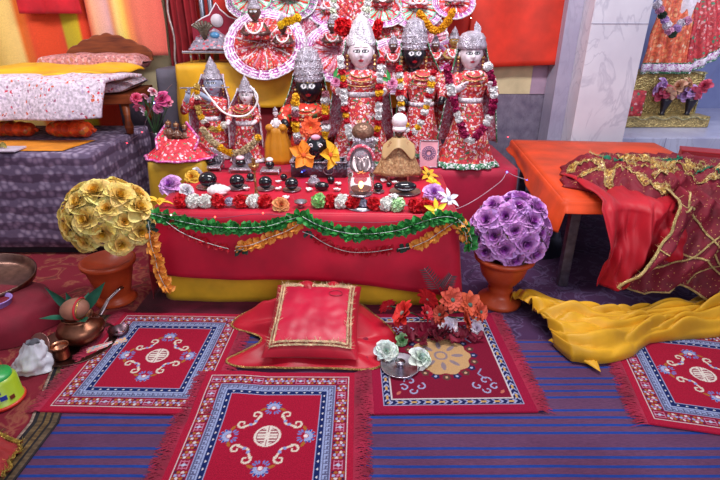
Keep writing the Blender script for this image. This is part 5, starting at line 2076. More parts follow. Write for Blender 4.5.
def rose_ball(label, centre, r, c1, c2, n, size, seed, hole=None, extra=None):
    rr = random.Random(seed)
    t = thing('rose_bouquet', label, 'bouquet', centre - Vector((0, 0, r[2])))
    ms = [rose_mesh(c1, c2, s) for s in range(4)]
    stems = MB()
    for k in range(n):
        z = 1 - (k + .5) / n * 1.50
        a = k * 2.39996
        q = math.sqrt(max(0, 1 - z * z))
        d = Vector((q * math.cos(a), q * math.sin(a), z))
        pos = Vector((d.x * r[0], d.y * r[1], d.z * r[2])) * rr.uniform(.90, 1.04) + Vector((0, 0, r[2]))
        place('rose', ms[k % 4], t, pos, aim((0, 0, 0), d + Vector((rr.uniform(-.25, .25), rr.uniform(-.3, .1), rr.uniform(-.1, .25))), rr.uniform(0, 6)).to_euler(), size * rr.uniform(.88, 1.12))
        stems.tube([(0, 0, 0), pos * .5 + Vector((0, 0, .02)), pos], .003, 5)
    stems.build('stems', petalm('#4c5c34'), t)
    lf = MB()
    for k in range(n * 2):
        a = rr.uniform(0, 6.28)
        z = rr.uniform(-.6, .95)
        q = math.sqrt(1 - z * z)
        d = Vector((q * math.cos(a), q * math.sin(a), z))
        lf.petal(Matrix.Translation(Vector((d.x * r[0], d.y * r[1], d.z * r[2])) * .82 + Vector((0, 0, r[2]))) @ aim((0, 0, 0), d, rr.uniform(0, 6)) @ Matrix.Rotation(.9, 4, 'X'), size * 1.0, size * .6, .2, .1, .4)
    lf.build('foliage', petalm('#5c3038' if extra else '#5c4a30'), t)
    return t


cY = D(102, 213, 2.02)
rose_ball('ball-shaped bouquet of mustard yellow roses in the pot left of the altar', cY + Vector((-.005, .05, -.055)), (.180, .14, .175), '#e0a428', '#fce48c', 34, .066, 3, extra=True)
cP = D(512, 230, 2.08)
rose_ball('ball-shaped bouquet of lilac purple roses in the urn right of the altar', cP + Vector((.005, .05, -.04)), (.170, .14, .180), '#9c38a8', '#eab0ee', 38, .064, 5)

# ---- water pots at the left
TB = .0075
tc = G(78, 345, TB)
t = MB().lathe([(.10, 0), (.155, .002), (.165, .014), (.160, .014), (.10, .005), (0, .005)], 40).build('copper_tray', metal('#6a4c48', .35), loc=tc)
tag(t, 'dark copper tray under the water pot with leaves', 'tray')
p = tc + Vector((.012, .03, .006))
t = thing('kalash_pot', 'tarnished copper water pot on the tray with mango leaves', 'pot', p)
MB().lathe([(.05, 0), (.06, .006), (.092, .04), (.098, .065), (.085, .09), (.055, .105), (.05, .115), (.066, .128), (.062, .13), (.044, .112), (0, .10)], 32).build('body', metal('#8c5c48', .38), t)
pc = p + Vector((0, -.004, .165))
t = thing('coconut', 'brown coconut tied with red thread on the copper pot', 'coconut', pc)
MB().ball((0, 0, 0), (.062, .052, .046), 24, 16).build('husk', cloth('#8a5a48', .6, .25), t, rot=(0, -.25, 0))
MB().tube([(.025 + .012 * math.cos(a) * 0, .054 * math.cos(a), .046 * math.sin(a)) for a in [k * PI / 14 for k in range(28)]], .004, 6, closed=True).build('sacred_thread', cloth('#b01828', .6), t)
MB().tube([(.034, .050 * math.cos(a), .042 * math.sin(a)) for a in [k * PI / 14 for k in range(28)]], .002, 6, closed=True).build('gold_thread', metal('#d8b860', .3), t)
t = thing('mango_leaves', 'spray of dark green mango leaves standing in the copper pot', 'leaves', p + Vector((0, .01, .12)))
for k, (a, tl, L) in enumerate([(1.0, .75, .19), (.35, 1.05, .12), (-.95, .85, .21), (2.2, .25, .12), (-2.4, .2, .10), (.0, .5, .10)]):
    M = Matrix.Rotation(a, 4, 'Z') @ Matrix.Translation((0, .03, 0)) @ Matrix.Rotation(tl, 4, 'X')
    if k < 3:
        M = Matrix.Rotation({0: -.80, 1: -.35, 2: .72}[k], 4, 'Y') @ Matrix.Rotation(PI / 2 - .25, 4, 'X')
    MB().petal(M, L, .055, .18, .1, .5, 0, 4, 8).build('leaf', petalm('#1f5c48', .4), t)
p = tc + Vector((-.035, -.105, .0145))
t = thing('copper_cup', 'small copper cup at the front of the tray', 'cup', p + Vector((.03, -.0, 0)))
MB().lathe([(.028, 0), (.030, .004), (.032, .055), (.036, .062), (.033, .062), (.029, .01), (0, .008)], 24).build('body', m_copper, t)
t = thing('copper_plate', 'tarnished copper plate tilted against the tray', 'plate', tc + Vector((-.10, -.085, .05)), rot=(.9, -.5, 0))
MB().lathe([(0, 0), (.05, .002), (.062, .012), (.058, .013), (0, .004)], 32, sy=1.0).build('body', metal('#a07874', .35), t)
t = MB().tube([G(100, 315, .10) + Vector((0, 0, 0)), G(108, 300, .12), G(118, 290, .16), G(122, 287, .16)], [.010, .009, .009, .012], 8, flat=.5).build('spoon', metal('#9a8c90', .3))
tag(t, 'long metal ladle leaning on the copper pot', 'ladle')
t = thing('incense_packet', 'flat colourful incense packet in clear wrap by the tray', 'packet', G(107, 346, .012), rot=(0, 0, .55))
MB().box((0, 0, .004), (.16, .036, .008)).build('sleeve', floral('packet_print', '#e89a9a', ['#58b8c8', '#f0d040', '#e04858'], 40, .3), t, bevel=.001)
mb = MB()
mb.box((0, 0, .0086), (.10, .006, .0006))
mb.build('stripe', gloss('#f0f0f0', .3), t)
t = thing('steel_bowl', 'little dark steel bowl behind the copper pot', 'bowl', G(121, 335, TB))
MB().lathe([(.02, 0), (.034, .012), (.042, .034), (.039, .034), (.02, .008), (0, .006)], 24).build('body', metal('#7c6470', .3), t)

# round metal plate rim at the far left, and the red cloth bundle
t = thing('brass_thali', 'large round dark brass plate lying on the red bundle at the left edge', 'plate', (-1.80, 2.03, .165), rot=(.06, .10, 0))
MB().lathe([(0, 0), (.18, .003), (.205, .018), (.212, .05), (.205, .05), (.196, .020), (.17, .008), (0, .005)], 48).build('body', metal('#7a5c54', .3), t)
t = MB()
def bundle(u, v):
    a = 2 * PI * u
    rr = math.sin(v * PI / 2)
    k = 1 + .06 * math.sin(a * 7) * v + .05 * N(u * 6, v * 3)
    return (.30 * rr * k * math.cos(a), .24 * rr * k * math.sin(a), max(.0, .165 * math.cos(v * PI / 2) ** .42 + .008 * N(u * 9, v * 9)))
t.grid(bundle, 60, 24, cu=True)
o = t.build('cloth_bundle', cloth('#78142a', .8), loc=(-1.74, 1.91, .008))
tag(o, 'dark red cloth-covered bundle at the left edge of the picture', 'bundle')
t = thing('plastic_tub', 'small lavender plastic tub at the left edge', 'tub', G(2, 315, .10) + Vector((0, -.0, .03)))
MB().lathe([(.045, 0), (.05, .004), (.058, .05), (.062, .052), (.055, .054), (.046, .008), (0, .006)], 28).build('body', gloss('#9c7cc8', .25), t)

# white carry bag with the green packet
p = G(34, 368, .01)
def bag(u, v):
    a = 2 * PI * u
    z = v * .13
    rr = (.075 * (1 - .6 * v ** 1.5)) * (1 + .35 * N(math.cos(a) * 2.5, v * 4, math.sin(a) * 2.5))
    return (rr * math.cos(a) + .03 * v, rr * .8 * math.sin(a), z + .01 * N(u * 9, v * 4))
pb = NT('thin_plastic', .25, 0, .5)
pb.base(pb.ramp(pb.noise(8, 4).outputs[0], [(.3, '#b8b8c4'), (.7, '#d8d8e0')]).outputs[0])
o = MB().grid(bag, 44, 24, cu=True).build('plastic_bag', pb.m, loc=p)
tag(o, 'crumpled white plastic bag behind the green packet', 'bag')
t = thing('food_packet', 'green and yellow printed packet standing on the carpet at the left edge', 'packet', G(4, 400, .01), .2)
MB().lathe([(.066, 0), (.070, .006), (.072, .012), (.066, .016), (.064, .10), (.05, .115), (0, .117)], 32).build('body', gloss('#9cb824', .35), t)
MB().lathe([(.071, .0), (.074, .008), (.069, .014)], 32, cap=False).build('red_rim', gloss('#c83020', .35), t, thick=.002)
MB().lathe([(.055, .10), (.052, .125), (0, .128)], 28).build('lid', gloss('#2ca04c', .35), t)
mb = MB()
for k, (a, z, w_, h) in enumerate([(-1.45, .045, .030, .020), (-1.0, .05, .022, .018), (-.6, .04, .016, .016), (-1.8, .06, .02, .014), (-1.2, .075, .02, .010)]):
    x, y = .066 * math.cos(a), .066 * math.sin(a)
    mb.box((0, 0, 0), (w_, .004, h), k % 3, M=Matrix.Translation((x, y, z)) @ Matrix.Rotation(a + PI / 2, 4, 'Z'))
mb.build('printed_patch', [gloss('#f0f0f0', .4), gloss('#203c9c', .4), gloss('#6c3020', .4)], t, smooth=False)

# red and gold cloth at the bottom left corner
def corner(u, v):
    return (lerp(-1.42, -1.105, u) - .03 * v + .02 * N(v * 6, 2), lerp(1.06, 1.30, v) - .10 * u * v, .020 + .045 * math.sin(u * PI) * (1 - .4 * v) + .018 * N(u * 6, v * 6, 2))
t = thing('gold_trimmed_cloth', 'red cloth with a gold tinsel edge in the bottom left corner', 'cloth', (0, 0, 0))
MB().grid(corner, 30, 24).build('cloth_body', cloth('#8c1a1c', .7), t, thick=.004)
m_tinsel = metal('#c8a850', .35, 1.0, 200, .6)


def tinsel(fn, parent, n=60, r=.006, hair=.014, name='gold_trim', dens=3, mat=None, seed=0, up=(0, 0, 1)):
    """braid with short tufts that follows a line"""
    rr = random.Random(seed)
    pts = [Vector(fn(k / n)) for k in range(n + 1)]
    mb = MB()
    mb.tube(pts, r, 6, flat=.5)
    for a, b in zip(pts, pts[1:]):
        for k in range(dens):
            q = a.lerp(b, rr.random())
            d = Vector((rr.uniform(-1, 1), rr.uniform(-1, 1), rr.uniform(.0, 1))).normalized() * hair * rr.uniform(.5, 1.2)
            s = Vector((rr.uniform(-1, 1), rr.uniform(-1, 1), 0)).normalized() * .0014
            mb.raw([q - s, q + s, q + d + s * .5, q + d - s * .5], [(0, 1, 2, 3)])
    return mb.build(name, mat or m_tinsel, parent)


tinsel(lambda k: Vector(corner(1, k)) + Vector((0, 0, .006)), t, 30, .006, .02)
tinsel(lambda k: Vector(corner(k, .95)) + Vector((0, 0, .006)), t, 30, .008, .02, seed=2)
tinsel(lambda k: Vector(corner(.55 + .2 * math.sin(k * 9), k)) + Vector((0, 0, .006)), t, 30, .004, .012, seed=3)

# ================================================================== RED CUSHION
cz = Matrix.Translation((-.20, 1.80, .095)) @ Euler((math.radians(20), 0, math.radians(-3))).to_matrix().to_4x4()
t = thing('cushion', 'red satin cushion with a wide gold tinsel border in front of the altar', 'cushion', (-.20, 1.80, .008))
cz = Matrix.Translation((0, 0, .105)) @ Euler((math.radians(16), 0, math.radians(-2))).to_matrix().to_4x4()
def cush(u, v, side=1, w=.40, l=.42, h=.055):
    x, y = u * 2 - 1, v * 2 - 1
    k = (max(0, (1 - x ** 4)) * max(0, (1 - y ** 4))) ** .5
    pin = 1 - .07 * (1 - abs(y)) * 0 - .05 * (x * x) * (1 - y * y) - 0
    return cz @ Vector((x * w / 2 * (1 - .05 * (1 - y * y)), y * l / 2 * (1 - .05 * (1 - x * x)), side * h * k + .006 * N(x * 3, y * 3, side) * k))
mb = MB()
mb.grid(lambda u, v: cush(u, v, 1), 36, 36)
mb.grid(lambda u, v: cush(1 - u, v, -1), 36, 36)
bd_ = mb.build('cover', satin('#ac0c28', .45), t)
def around(k, s=.80):
    k4 = (k % 1) * 4
    i = int(k4)
    f = k4 - i
    c = [(-s, -s), (s, -s), (s, s), (-s, s), (-s, -s)]
    x = lerp(c[i][0], c[i + 1][0], f)
    y = lerp(c[i][1], c[i + 1][1], f)
    return cush((x + 1) / 2, (y + 1) / 2) + Vector((0, -.002, .004))
for s, r_ in ((.78, .0075), (.85, .006)):
    tinsel(lambda k: around(k, s), t, 120, r_, .022, 'gold_border', 4, metal('#e8c8a0', .4, .6, 220, .4), int(s * 100))
def inner(u, v):
    return cush(.5 + (u - .5) * .76, .5 + (v - .5) * .76) + Vector((0, -.002, .005 + .003 * N(u * 8, v * 8, 7)))
pk = MB().grid(inner, 30, 30).build('centre_panel', satin('#bc1238', .38), t)
MB().tube([Vector(inner(.80 + .10 * math.cos(a), .84 + .06 * math.sin(a))) + Vector((0, 0, .002)) for a in [k * PI / 12 for k in range(24)]], .0025, 6, closed=True).build('sewn_ring', satin('#a01030', .4), pk)

# red cloth with gold edge wrapped around the cushion
t = thing('gold_edged_cloth', 'loose red cloth with a thin gold edge spread under the cushion', 'cloth', (-.20, 1.80, .0))
def wrap(u, v):
    a = 2 * PI * u
    out = [(-.36, .20), (-.20, .31), (.0, .345), (.17, .31), (.30, .13), (.37, -.02), (.31, -.16), (.24, -.22), (.0, -.215), (-.20, -.22), (-.36, -.17), (-.24, -.02), (-.40, .09)]
    q = path_at([Vector((x, y, 0)) for x, y in out + out[:1]], u)
    h = .11 * (1 - v) ** 1.0 * (.6 + .4 * math.sin(PI * v))
    fold = .018 * math.sin(a * 9 + v * 3) * math.sin(v * PI) + .012 * N(u * 14, v * 5)
    r = v
    back = max(0, q.y) * .45 * math.sin(v * PI)
    return (q.x * r, q.y * r, max(.016 + .004 * math.sin(a * 5), .018 + h * .45 * (v > 0) + fold + back))
MB().grid(wrap, 130, 22, cu=True).build('cloth_body', satin('#b00c28', .45), t, thick=.003)
MB().tube([Vector(wrap(k / 130, 1.0)) + Vector((0, 0, .002)) for k in range(130)], .0045, 6, closed=True).build('gold_edge', metal('#c8a060', .35, .8, 200, .6), t)

# ================================================================== FLOWERS AND PLATE ON THE CENTRE RUG
b0 = G(425, 325, .02)
t = thing('flower_bouquet', 'fallen bouquet of red and orange daisies with a dark fern leaf', 'bouquet', b0)
items = [(404, 314, '#d8302c', .066), (427, 300, '#cc2028', .058), (388, 307, '#b81c2c', .045), (426, 313, '#b82430', .040), (452, 300, '#c8503c', .060), (469, 305, '#d05a3c', .064), (441, 315, '#a84030', .048), (465, 320, '#c04c34', .052), (480, 312, '#c85038', .045)]
for k, (px, py, c_, s) in enumerate(items):
    y = 1.86 + .02 * (k % 3) - (py - 300) * .004
    q = D(px, py, y) - b0
    q.z = max(q.z, .03 - b0.z + .02)
    place('daisy', daisy_mesh(c_, '#8c988c' if k < 4 else '#4c6c60', 9, 1, .62, 0, k % 3, .2, 2, .12), t, q, (1.15 + R.uniform(-.2, .2), R.uniform(-.35, .35), R.uniform(0, 6)), s)
    MB().tube([(0, .05, 0), q * .6 + Vector((0, .03, .01)), q + Vector((0, .012, 0))], .0028, 5).build('stem', petalm('#3c5c40'), t)
for bx, tip, nm in (((440, 292), (424, 268), 0), ((442, 292), (452, 275), 1)):
    A, B = D(bx[0], bx[1], 1.93) - b0, D(tip[0], tip[1], 1.96) - b0
    mb = MB()
    mb.tube([A, A.lerp(B, .5) + Vector((0, 0, .008)), B], .002, 5)
    for k in range(9):
        f = .15 + .85 * k / 9
        q = A.lerp(B, f)
        for s in (-1, 1):
            M = Matrix.Translation(q) @ Matrix.Rotation(PI / 2, 4, 'X') @ Matrix.Rotation(s * 1.0 + (.5 if nm == 0 else -.45), 4, 'Z')
            mb.petal(M, .058 * (1 - .5 * f), .009, .2, .1, .5, 0, 2, 4)
    mb.build('fern_frond', petalm('#5c4a50'), t)
t = thing('silk_flowers', 'lilac-white silk petals lying in front of the orange daisies', 'flower', G(455, 333, .02))
o = t.location.copy()
for px, py, s in [(448, 328, .042), (456, 336, .040), (477, 328, .030), (460, 342, .028)]:
    place('blossom', rose_mesh('#d8c8dc', '#f0e8f2', 6), t, D(px, py, o.y + .0) - o, (1.0, R.uniform(-.5, .5), R.uniform(0, 6)), (s, s * 1.2, s * .7))
t = MB()
for k in range(90):
    a, r_ = R.uniform(0, 6.28), R.uniform(0, .16)
    t.petal(Matrix.Translation((r_ * 1.2 * math.cos(a), r_ * .45 * math.sin(a), R.uniform(0, .022))) @ Euler((R.uniform(0, .8), R.uniform(-.5, .5), R.uniform(0, 6))).to_matrix().to_4x4(), .045, .02, .3, .3)
o = t.build('rose_petals', satin('#7c1430', .6), loc=G(438, 338, .018))
tag(o, 'heap of dark red petals below the daisy bouquet', 'petals', kind='stuff')
pp_ = G(400, 367, .016)
t = thing('steel_plate', 'shiny round steel plate on the tan-centred rug', 'plate', pp_)
MB().lathe([(0, 0), (.062, .0), (.078, .006), (.082, .012), (.078, .012), (.060, .004), (0, .003)], 40).build('body', m_steel, t)
MB().lathe([(.012, .003), (.016, .02), (.022, .028), (0, .028)], 20).build('boss', m_steel, t)
for k, (px, py, l) in enumerate([(386, 351, 'left'), (420, 358, 'right')]):
    t = thing('carnation', 'pale mint white carnation at the %s of the steel plate' % l, 'flower', G(px, py, .05), 0, 'carnations by the steel plate')
    place('blossom', rose_mesh('#c8dcd0', '#ecf4ec', k), t, (0, 0, 0), (.7, .2 - .4 * k, k), .048)
    place('blossom', rose_mesh('#b8dcc0', '#e4f4e4', k + 2), t, (.028, .01, -.008), (.8, .6, k), .030)
    MB().petal(Matrix.Translation((-.01, .02, -.02)) @ Matrix.Rotation(-.9, 4, 'Z'), .07, .03, .2, .2, .4).build('leaf', petalm('#6ca468'), t)
t = thing('green_bud', 'green silk bud above the left carnation', 'flower', G(402, 340, .04))
place('blossom', rose_mesh('#4c8c50', '#9cc890', 2), t, (0, 0, 0), (.9, .8, 0), .030)

# ================================================================== RIGHT SIDE
def cloth_path(name, label, fn, mat, nu=50, nv=40, thick=.004, cat='cloth', parent=None):
    o = MB().grid(fn, nu, nv).build(name, mat, parent, thick=thick)
    if parent is None:
        tag(o, label, cat)
    return o


# bright red satin hanging from the near edge of the orange table
def redsat(u, v):
    # u across, v from the table top down the front
    x = lerp(1.12, 1.50, u)
    if v < .3:
        k = v / .3
        y = lerp(2.62, 2.07, k) + .03 * math.sin(u * 7)
        z = OZ + .026 + .03 * abs(N(u * 6, v * 6, 2)) + .03 * math.sin(k * PI) * abs(math.sin(u * 9 + v * 4))
    else:
        k = (v - .3) / .7
        y = 2.07 - .05 * math.sin(k * 2.2) - .045 * math.sin(u * 13 + k * 4 + 2 * N(u * 3, k * 2)) * k ** .5 - .02 * N(u * 14, k * 4, 9) - .02 * N(u * 9, k * 2, 4) + .03 * math.sin(u * 7) * (1 - k)
        z = OZ + .018 - k * (.395 - .18 * u ** 2)
        x += .05 * k * (1 - u) + .02 * math.sin(k * 3 + u * 5) - .02
    return (x, y - .02, z)
cloth_path('satin_cloth', 'bright red satin cloth hanging over the near edge of the orange table', redsat, satin('#b00c22', .55), 90, 40)

# maroon bridal net with gold borders
def net_mat():
    q = NT('maroon_net', .7)
    nz = q.noise(12, 5)
    rp = q.ramp(nz.outputs[0], [(.3, '#5c0a1c'), (.7, '#86142c')])
    v = q.n('ShaderNodeTexVoronoi')
    v.inputs['Scale'].default_value = 70
    q.l(q.tc.outputs['Object'], v.inputs[0])
    mk = q.n('ShaderNodeMath', operation='LESS_THAN')
    mk.inputs[1].default_value = .15
    q.l(v.outputs['Distance'], mk.inputs[0])
    mx = q.n('ShaderNodeMixRGB')
    q.l(mk.outputs[0], mx.inputs[0])
    q.l(rp.outputs[0], mx.inputs[1])
    mx.inputs[2].default_value = lin('#c89a58')
    q.base(mx.outputs[0])
    q.bump(nz.outputs[0], .5, .02)
    return q.m
m_net = net_mat()
m_gold_t = metal('#e8cc88', .35, .8, 240, .4)
DV = {}
def ridge(x, y, s):
    return 1 - abs(N(x, y, s)) * 2.2
def drape_a(u, v):
    # front fall: from the table's near right down to the floor
    x = lerp(1.42 - .17 * max(0, (v - .42) / .58), 2.02, u)
    if v < .42:
        k = v / .42
        y = lerp(2.95, 2.06, k)
        z = OZ + .045 + .03 * math.sin(k * PI) * (.6 + .6 * u) + .03 * ridge(u * 7, v * 9, 5)
        x += .10 * (1 - k) - .12 * (1 - k) ** 2
    else:
        k = (v - .42) / .58
        y = 2.06 - .06 * math.sin(k * 1.8) - .045 * math.sin(u * 19 + k * 2.5) * k ** .4 - .05 * N(u * 10, k * 2) - .02 * N(u * 24, k * 5)
        z = OZ + .05 - k * (.47 - .10 * (1 - u) + .03 * math.sin(u * 12))
        x += -.05 * k + .02 * math.sin(k * 5)
    return (x, y - .05, z)
t = thing('bridal_scarf', 'maroon net scarf crossed with gold braid, falling from the orange table to the floor', 'scarf', (0, 0, 0))
MB().grid(drape_a, 90, 70).build('net', m_net, t, thick=.004)
def online(f, *uv):
    pts = [Vector((u, v, 0)) for u, v in uv]
    def g(k):
        q = path_at(pts, k)
        return Vector(f(max(0, min(1, q.x)), max(0, min(1, q.y)))) + Vector((0, -.006, .006))
    return g
for k, uv in enumerate([((0, .0), (0, .3), (0, .6), (0, 1)), ((0, 1), (.5, 1), (1, 1)), ((0, .05), (.35, .3), (.7, .5), (1, .75)), ((.3, 0), (.6, .25), (1, .48)), ((.0, .35), (.3, .62), (.7, .9)),
                        ((.45, .42), (.3, .7), (.1, .95)), ((.8, .42), (.62, .7), (.45, .98)), ((.42, .1), (.28, .28), (.02, .45)), ((.8, .1), (.6, .3), (.38, .5)), ((.62, .40), (.64, .7), (.58, 1)), ((.0, .7), (.4, .78), (.9, .98))]):
    tinsel(online(drape_a, *uv), t, 50, .0045 if k > 1 else .007, .015 if k > 1 else .024, 'gold_braid', 2, m_gold_t, k)

# heap of scarves on the table: a crumpled maroon net with lace ribbons winding over it
def ridge(x, y, s):
    return 1 - abs(N(x, y, s)) * 2.2
def heap(u, v):
    P0 = G(lerp(562, 745, u), lerp(lerp(184, 202, min(1, u * 2.2)), lerp(164, 184, u), v), OZ + .02)
    # outline of the heap is an uneven oval
    e = min(1, max(0, (1 - abs(2 * u - 1) ** 2.6)) ** .6 * max(0, (1 - abs(2 * v - 1) ** 2.2)) ** .6 * 1.25)
    f = .55 * ridge(u * 6 + v * 1.2, v * 3.4, 4) + .55 * ridge(u * 13, v * 6 + u * 3, 9) + .25 * ridge(u * 28, v * 14, 2)
    z = OZ + .008 + e * (.045 + .035 * math.sin(u * 2.4)) + e * .055 * f
    return (P0.x + .03 * N(u * 6, v * 6, 1), P0.y + .05 * N(u * 7, v * 5, 6), z)
t = thing('scarf_heap', 'crumpled maroon scarf with wide gold and green lace heaped on the orange table', 'scarf', (0, 0, 0))
MB().grid(heap, 150, 70).build('net', m_net, t, thick=.004)
m_greenb = metal('#2f8c6c', .4, .8, 160, .3)
m_lace = brocade('#a07838', ['#e8d498', '#7c4828', '#d8b860', '#5c1018', '#6c1c20'], 90, .4, dens=.5)


def ribbon(fn, uvs, w, mat, parent, seed, name='gold_lace', hair=True):
    """wide band lying on a surface fn(u, v), with tufted edges"""
    pts = [Vector((a, b, 0)) for a, b in uvs]
    def pt(k, s):
        q = path_at(pts, k)
        d = (path_at(pts, min(1, k + .02)) - path_at(pts, max(0, k - .02))).normalized()
        n = Vector((-d.y, d.x, 0))
        q = q + n * s * w * Vector((1, 1, 0)).x
        x, y, z = fn(max(0, min(1, q.x)), max(0, min(1, q.y)))
        return Vector((x, y - .004, z + .007 + .003 * math.sin(k * 90)))
    MB().grid(lambda u, v: pt(u, v * 2 - 1), 90, 4).build(name, mat, parent, thick=.003)
    if hair:
        for s in (-1, 1):
            tinsel(lambda k: pt(k, s), parent, 70, .004, .016, name + '_edge', 2, m_gold_t if mat is not m_greenb else m_greenb, seed + s)
for k, (uvs, w, m) in enumerate([
    ([(.02, .35), (.10, .62), (.18, .50), (.22, .20), (.26, .05)], .022, m_lace), ([(.04, .70), (.14, .85), (.24, .62), (.30, .45)], .012, m_greenb),
    ([(.08, .15), (.20, .30), (.34, .22), (.46, .12), (.56, .03)], .018, m_lace), ([(.22, .95), (.30, .70), (.42, .60), (.50, .80), (.52, .97)], .022, m_lace),
    ([(.34, .45), (.46, .40), (.58, .55), (.70, .48), (.82, .60), (.97, .55)], .026, m_lace), ([(.50, .85), (.58, .70), (.64, .86), (.74, .92)], .014, m_greenb),
    ([(.46, .20), (.60, .30), (.72, .18), (.86, .28), (.98, .22)], .018, m_lace), ([(.60, .95), (.68, .74), (.80, .80), (.92, .70)], .012, m_lace),
    ([(.70, .35), (.80, .38), (.90, .45), (.98, .40)], .012, m_greenb), ([(.38, .90), (.44, .70), (.48, .50), (.56, .30)], .016, m_lace)]):
    ribbon(heap, uvs, w, m, t, k * 3, 'gold_lace' if m is m_lace else 'green_lace')
# a puffed fold of clear maroon net standing up at the left of the heap
def puff(u, v):
    c = G(lerp(572, 600, u), 172, OZ + .02)
    return (c.x, c.y - .12 + .24 * v, OZ + .02 + .10 * math.sin(u * PI) ** .6 * math.sin(v * PI) ** .5 + .01 * N(u * 9, v * 8))
o = MB().grid(puff, 30, 24).build('net_scarf', m_net, thick=.003)
tag(o, 'small puffed fold of maroon net at the left end of the scarf heap', 'scarf')

# yellow cloth on the floor
def yel(u, v):
    P = [Vector((.80, 1.90, 0)), Vector((.92, 1.86, 0)), Vector((1.10, 1.82, 0)), Vector((1.28, 1.84, 0)), Vector((1.48, 1.88, 0)), Vector((1.70, 1.95, 0)), Vector((1.95, 2.03, 0))]
    c = path_at(P, v)
    w = lerp(.30, .10, min(1, v * 2.1)) + .02 * math.sin(v * 9)
    w *= min(1, .55 + v * 6)
    s = u * 2 - 1
    f = abs(N(s * 4.2 - v * 3.0, v * 5.5, 3)) * .10 + .022 * abs(math.sin(s * 9 + v * 7 + 3 * N(v * 4, s))) ** .6 + .018
    k = (1 - s * s) ** .5
    return (c.x + .04 * N(v * 5, s * 2, 1) - .05 * s * (1 - v), c.y + s * w * (1 + .12 * N(v * 6, s * 2)), .020 + (f + .055) * k)
o = MB().grid(yel, 70, 150).build('gold_cloth', satin('#d09a18', .5), thick=.003)
tag(o, 'golden yellow cloth twisted across the floor in front of the orange table', 'cloth')
def tipf(u, v):
    A, B = G(548, 340, .03), G(592, 345, .03)
    Cc = G(600, 374, .015)
    p0 = A.lerp(B, u)
    p = p0.lerp(Cc, v ** 1.1)
    return (p.x, p.y, .022 + (.03 * abs(N(u * 5, v * 3, 8)) + .035 * math.sin(u * PI)) * (1 - v) + .004)
o = MB().grid(tipf, 30, 24).build('gold_cloth', satin('#d09a18', .5), thick=.003)
tag(o, 'loose pointed corner of golden yellow cloth lying on the striped mat', 'cloth')

# dark bag under the table, red box at the back right
def dbag(u, v):
    a = 2 * PI * u
    rr = math.sin(v * PI * .5)
    return (.15 * rr * (1 + .1 * N(u * 6, v * 4)) * math.cos(a), .11 * rr * math.sin(a), .20 * math.cos(v * PI * .5) ** .6 + .012 * N(u * 9, v * 8))
o = MB().grid(dbag, 44, 20, cu=True).build('bag', gloss('#1c2230', .35), loc=(1.10, 2.72, .008))
tag(o, 'crumpled dark plastic bag on the floor between the urn and the orange table', 'bag')
t = thing('box', 'long maroon box at the right edge behind the scarves', 'box', G(712, 162, .53), rot=(0, 0, -.45))
MB().box((0, 0, .03), (.36, .12, .06)).build('body', satin('#8c1420', .5), t, bevel=.004)
MB().box((0, 0, .065), (.365, .125, .012)).build('lid', satin('#a01824', .5), t, bevel=.003)

# ================================================================== THE ALCOVE SHRINE
m_goldf = metal('#c8b074', .4, 1.0, 70, .6)
t = thing('gold_pedestal', 'gold foil pedestal box in the marble alcove', 'pedestal', (2.80, 4.80, .452))
hh = D(660, 72, 4.6).z - .452
MB().box((0, 0, hh / 2), (.72, .34, hh)).build('body', m_goldf, t, bevel=.01)
MB().box((0, -.27, .05), (.78, .18, .10)).build('front_ledge', m_goldf, t, bevel=.008)
def edge(z, r, seed):
    return tinsel(lambda k: Vector((lerp(-.37, .37, k), (-.178 if z > .2 else -.368), z + .012 * math.sin(k * 25))), t, 60, .012, .03, 'tinsel_edge', 3, metal('#d8d0a0', .3, 1.0, 150, .6), seed)
edge(hh - .01, .012, 1)
edge(.085, .014, 2)
tinsel(lambda k: Vector((.35, -.178, lerp(.02, hh, k))), t, 30, .012, .03, 'tinsel_edge', 3, metal('#d8d0a0', .3, 1.0, 150, .6), 3)
# flower vases in front
for k, (px, py, l, c1, c2) in enumerate([(663, 108, 'left', '#c03868', '#c890d0'), (688, 108, 'right', '#a03078', '#b080d0')]):
    b = G(px, py + 2, .452)
    b.y = 4.53
    b.x = D(px, py, 4.53).x
    t = thing('flower_vase', 'slim black vase at the %s in front of the gold pedestal' % l, 'vase', (b.x, b.y, .554), 0, 'black vases in the alcove')
    MB().lathe([(.032, 0), (.018, .01), (.026, .05), (.046, .12), (.050, .14), (.045, .14), (0, .12)], 20, M=Matrix.Rotation(.1, 4, 'Y')).build('body', gloss('#181020', .3), t)
    f = thing('flower_bunch', 'pink and lilac flowers in the %s black vase' % l, 'bouquet', (b.x, b.y, .715), 0, 'flower bunches in the alcove')
    for j in range(7):
        a = j * 2.4
        place('rose', rose_mesh(*[('#c0284c', '#e0607c'), ('#b478c8', '#e0b8ec'), ('#d88868', '#f0c0a0')][(j + k) % 3], j % 3), f, (.085 * math.cos(a) * (j / 6) ** .5 * 1.3, .04 * math.sin(a), .04 + .055 * math.sin(j * 1.7) + .01), (1.1, R.uniform(-.4, .4), j), .062)
        MB().petal(Euler((.8, 0, a)).to_matrix().to_4x4(), .07, .03, .2, .2, .4).build('leaf', petalm('#3c6444'), f)
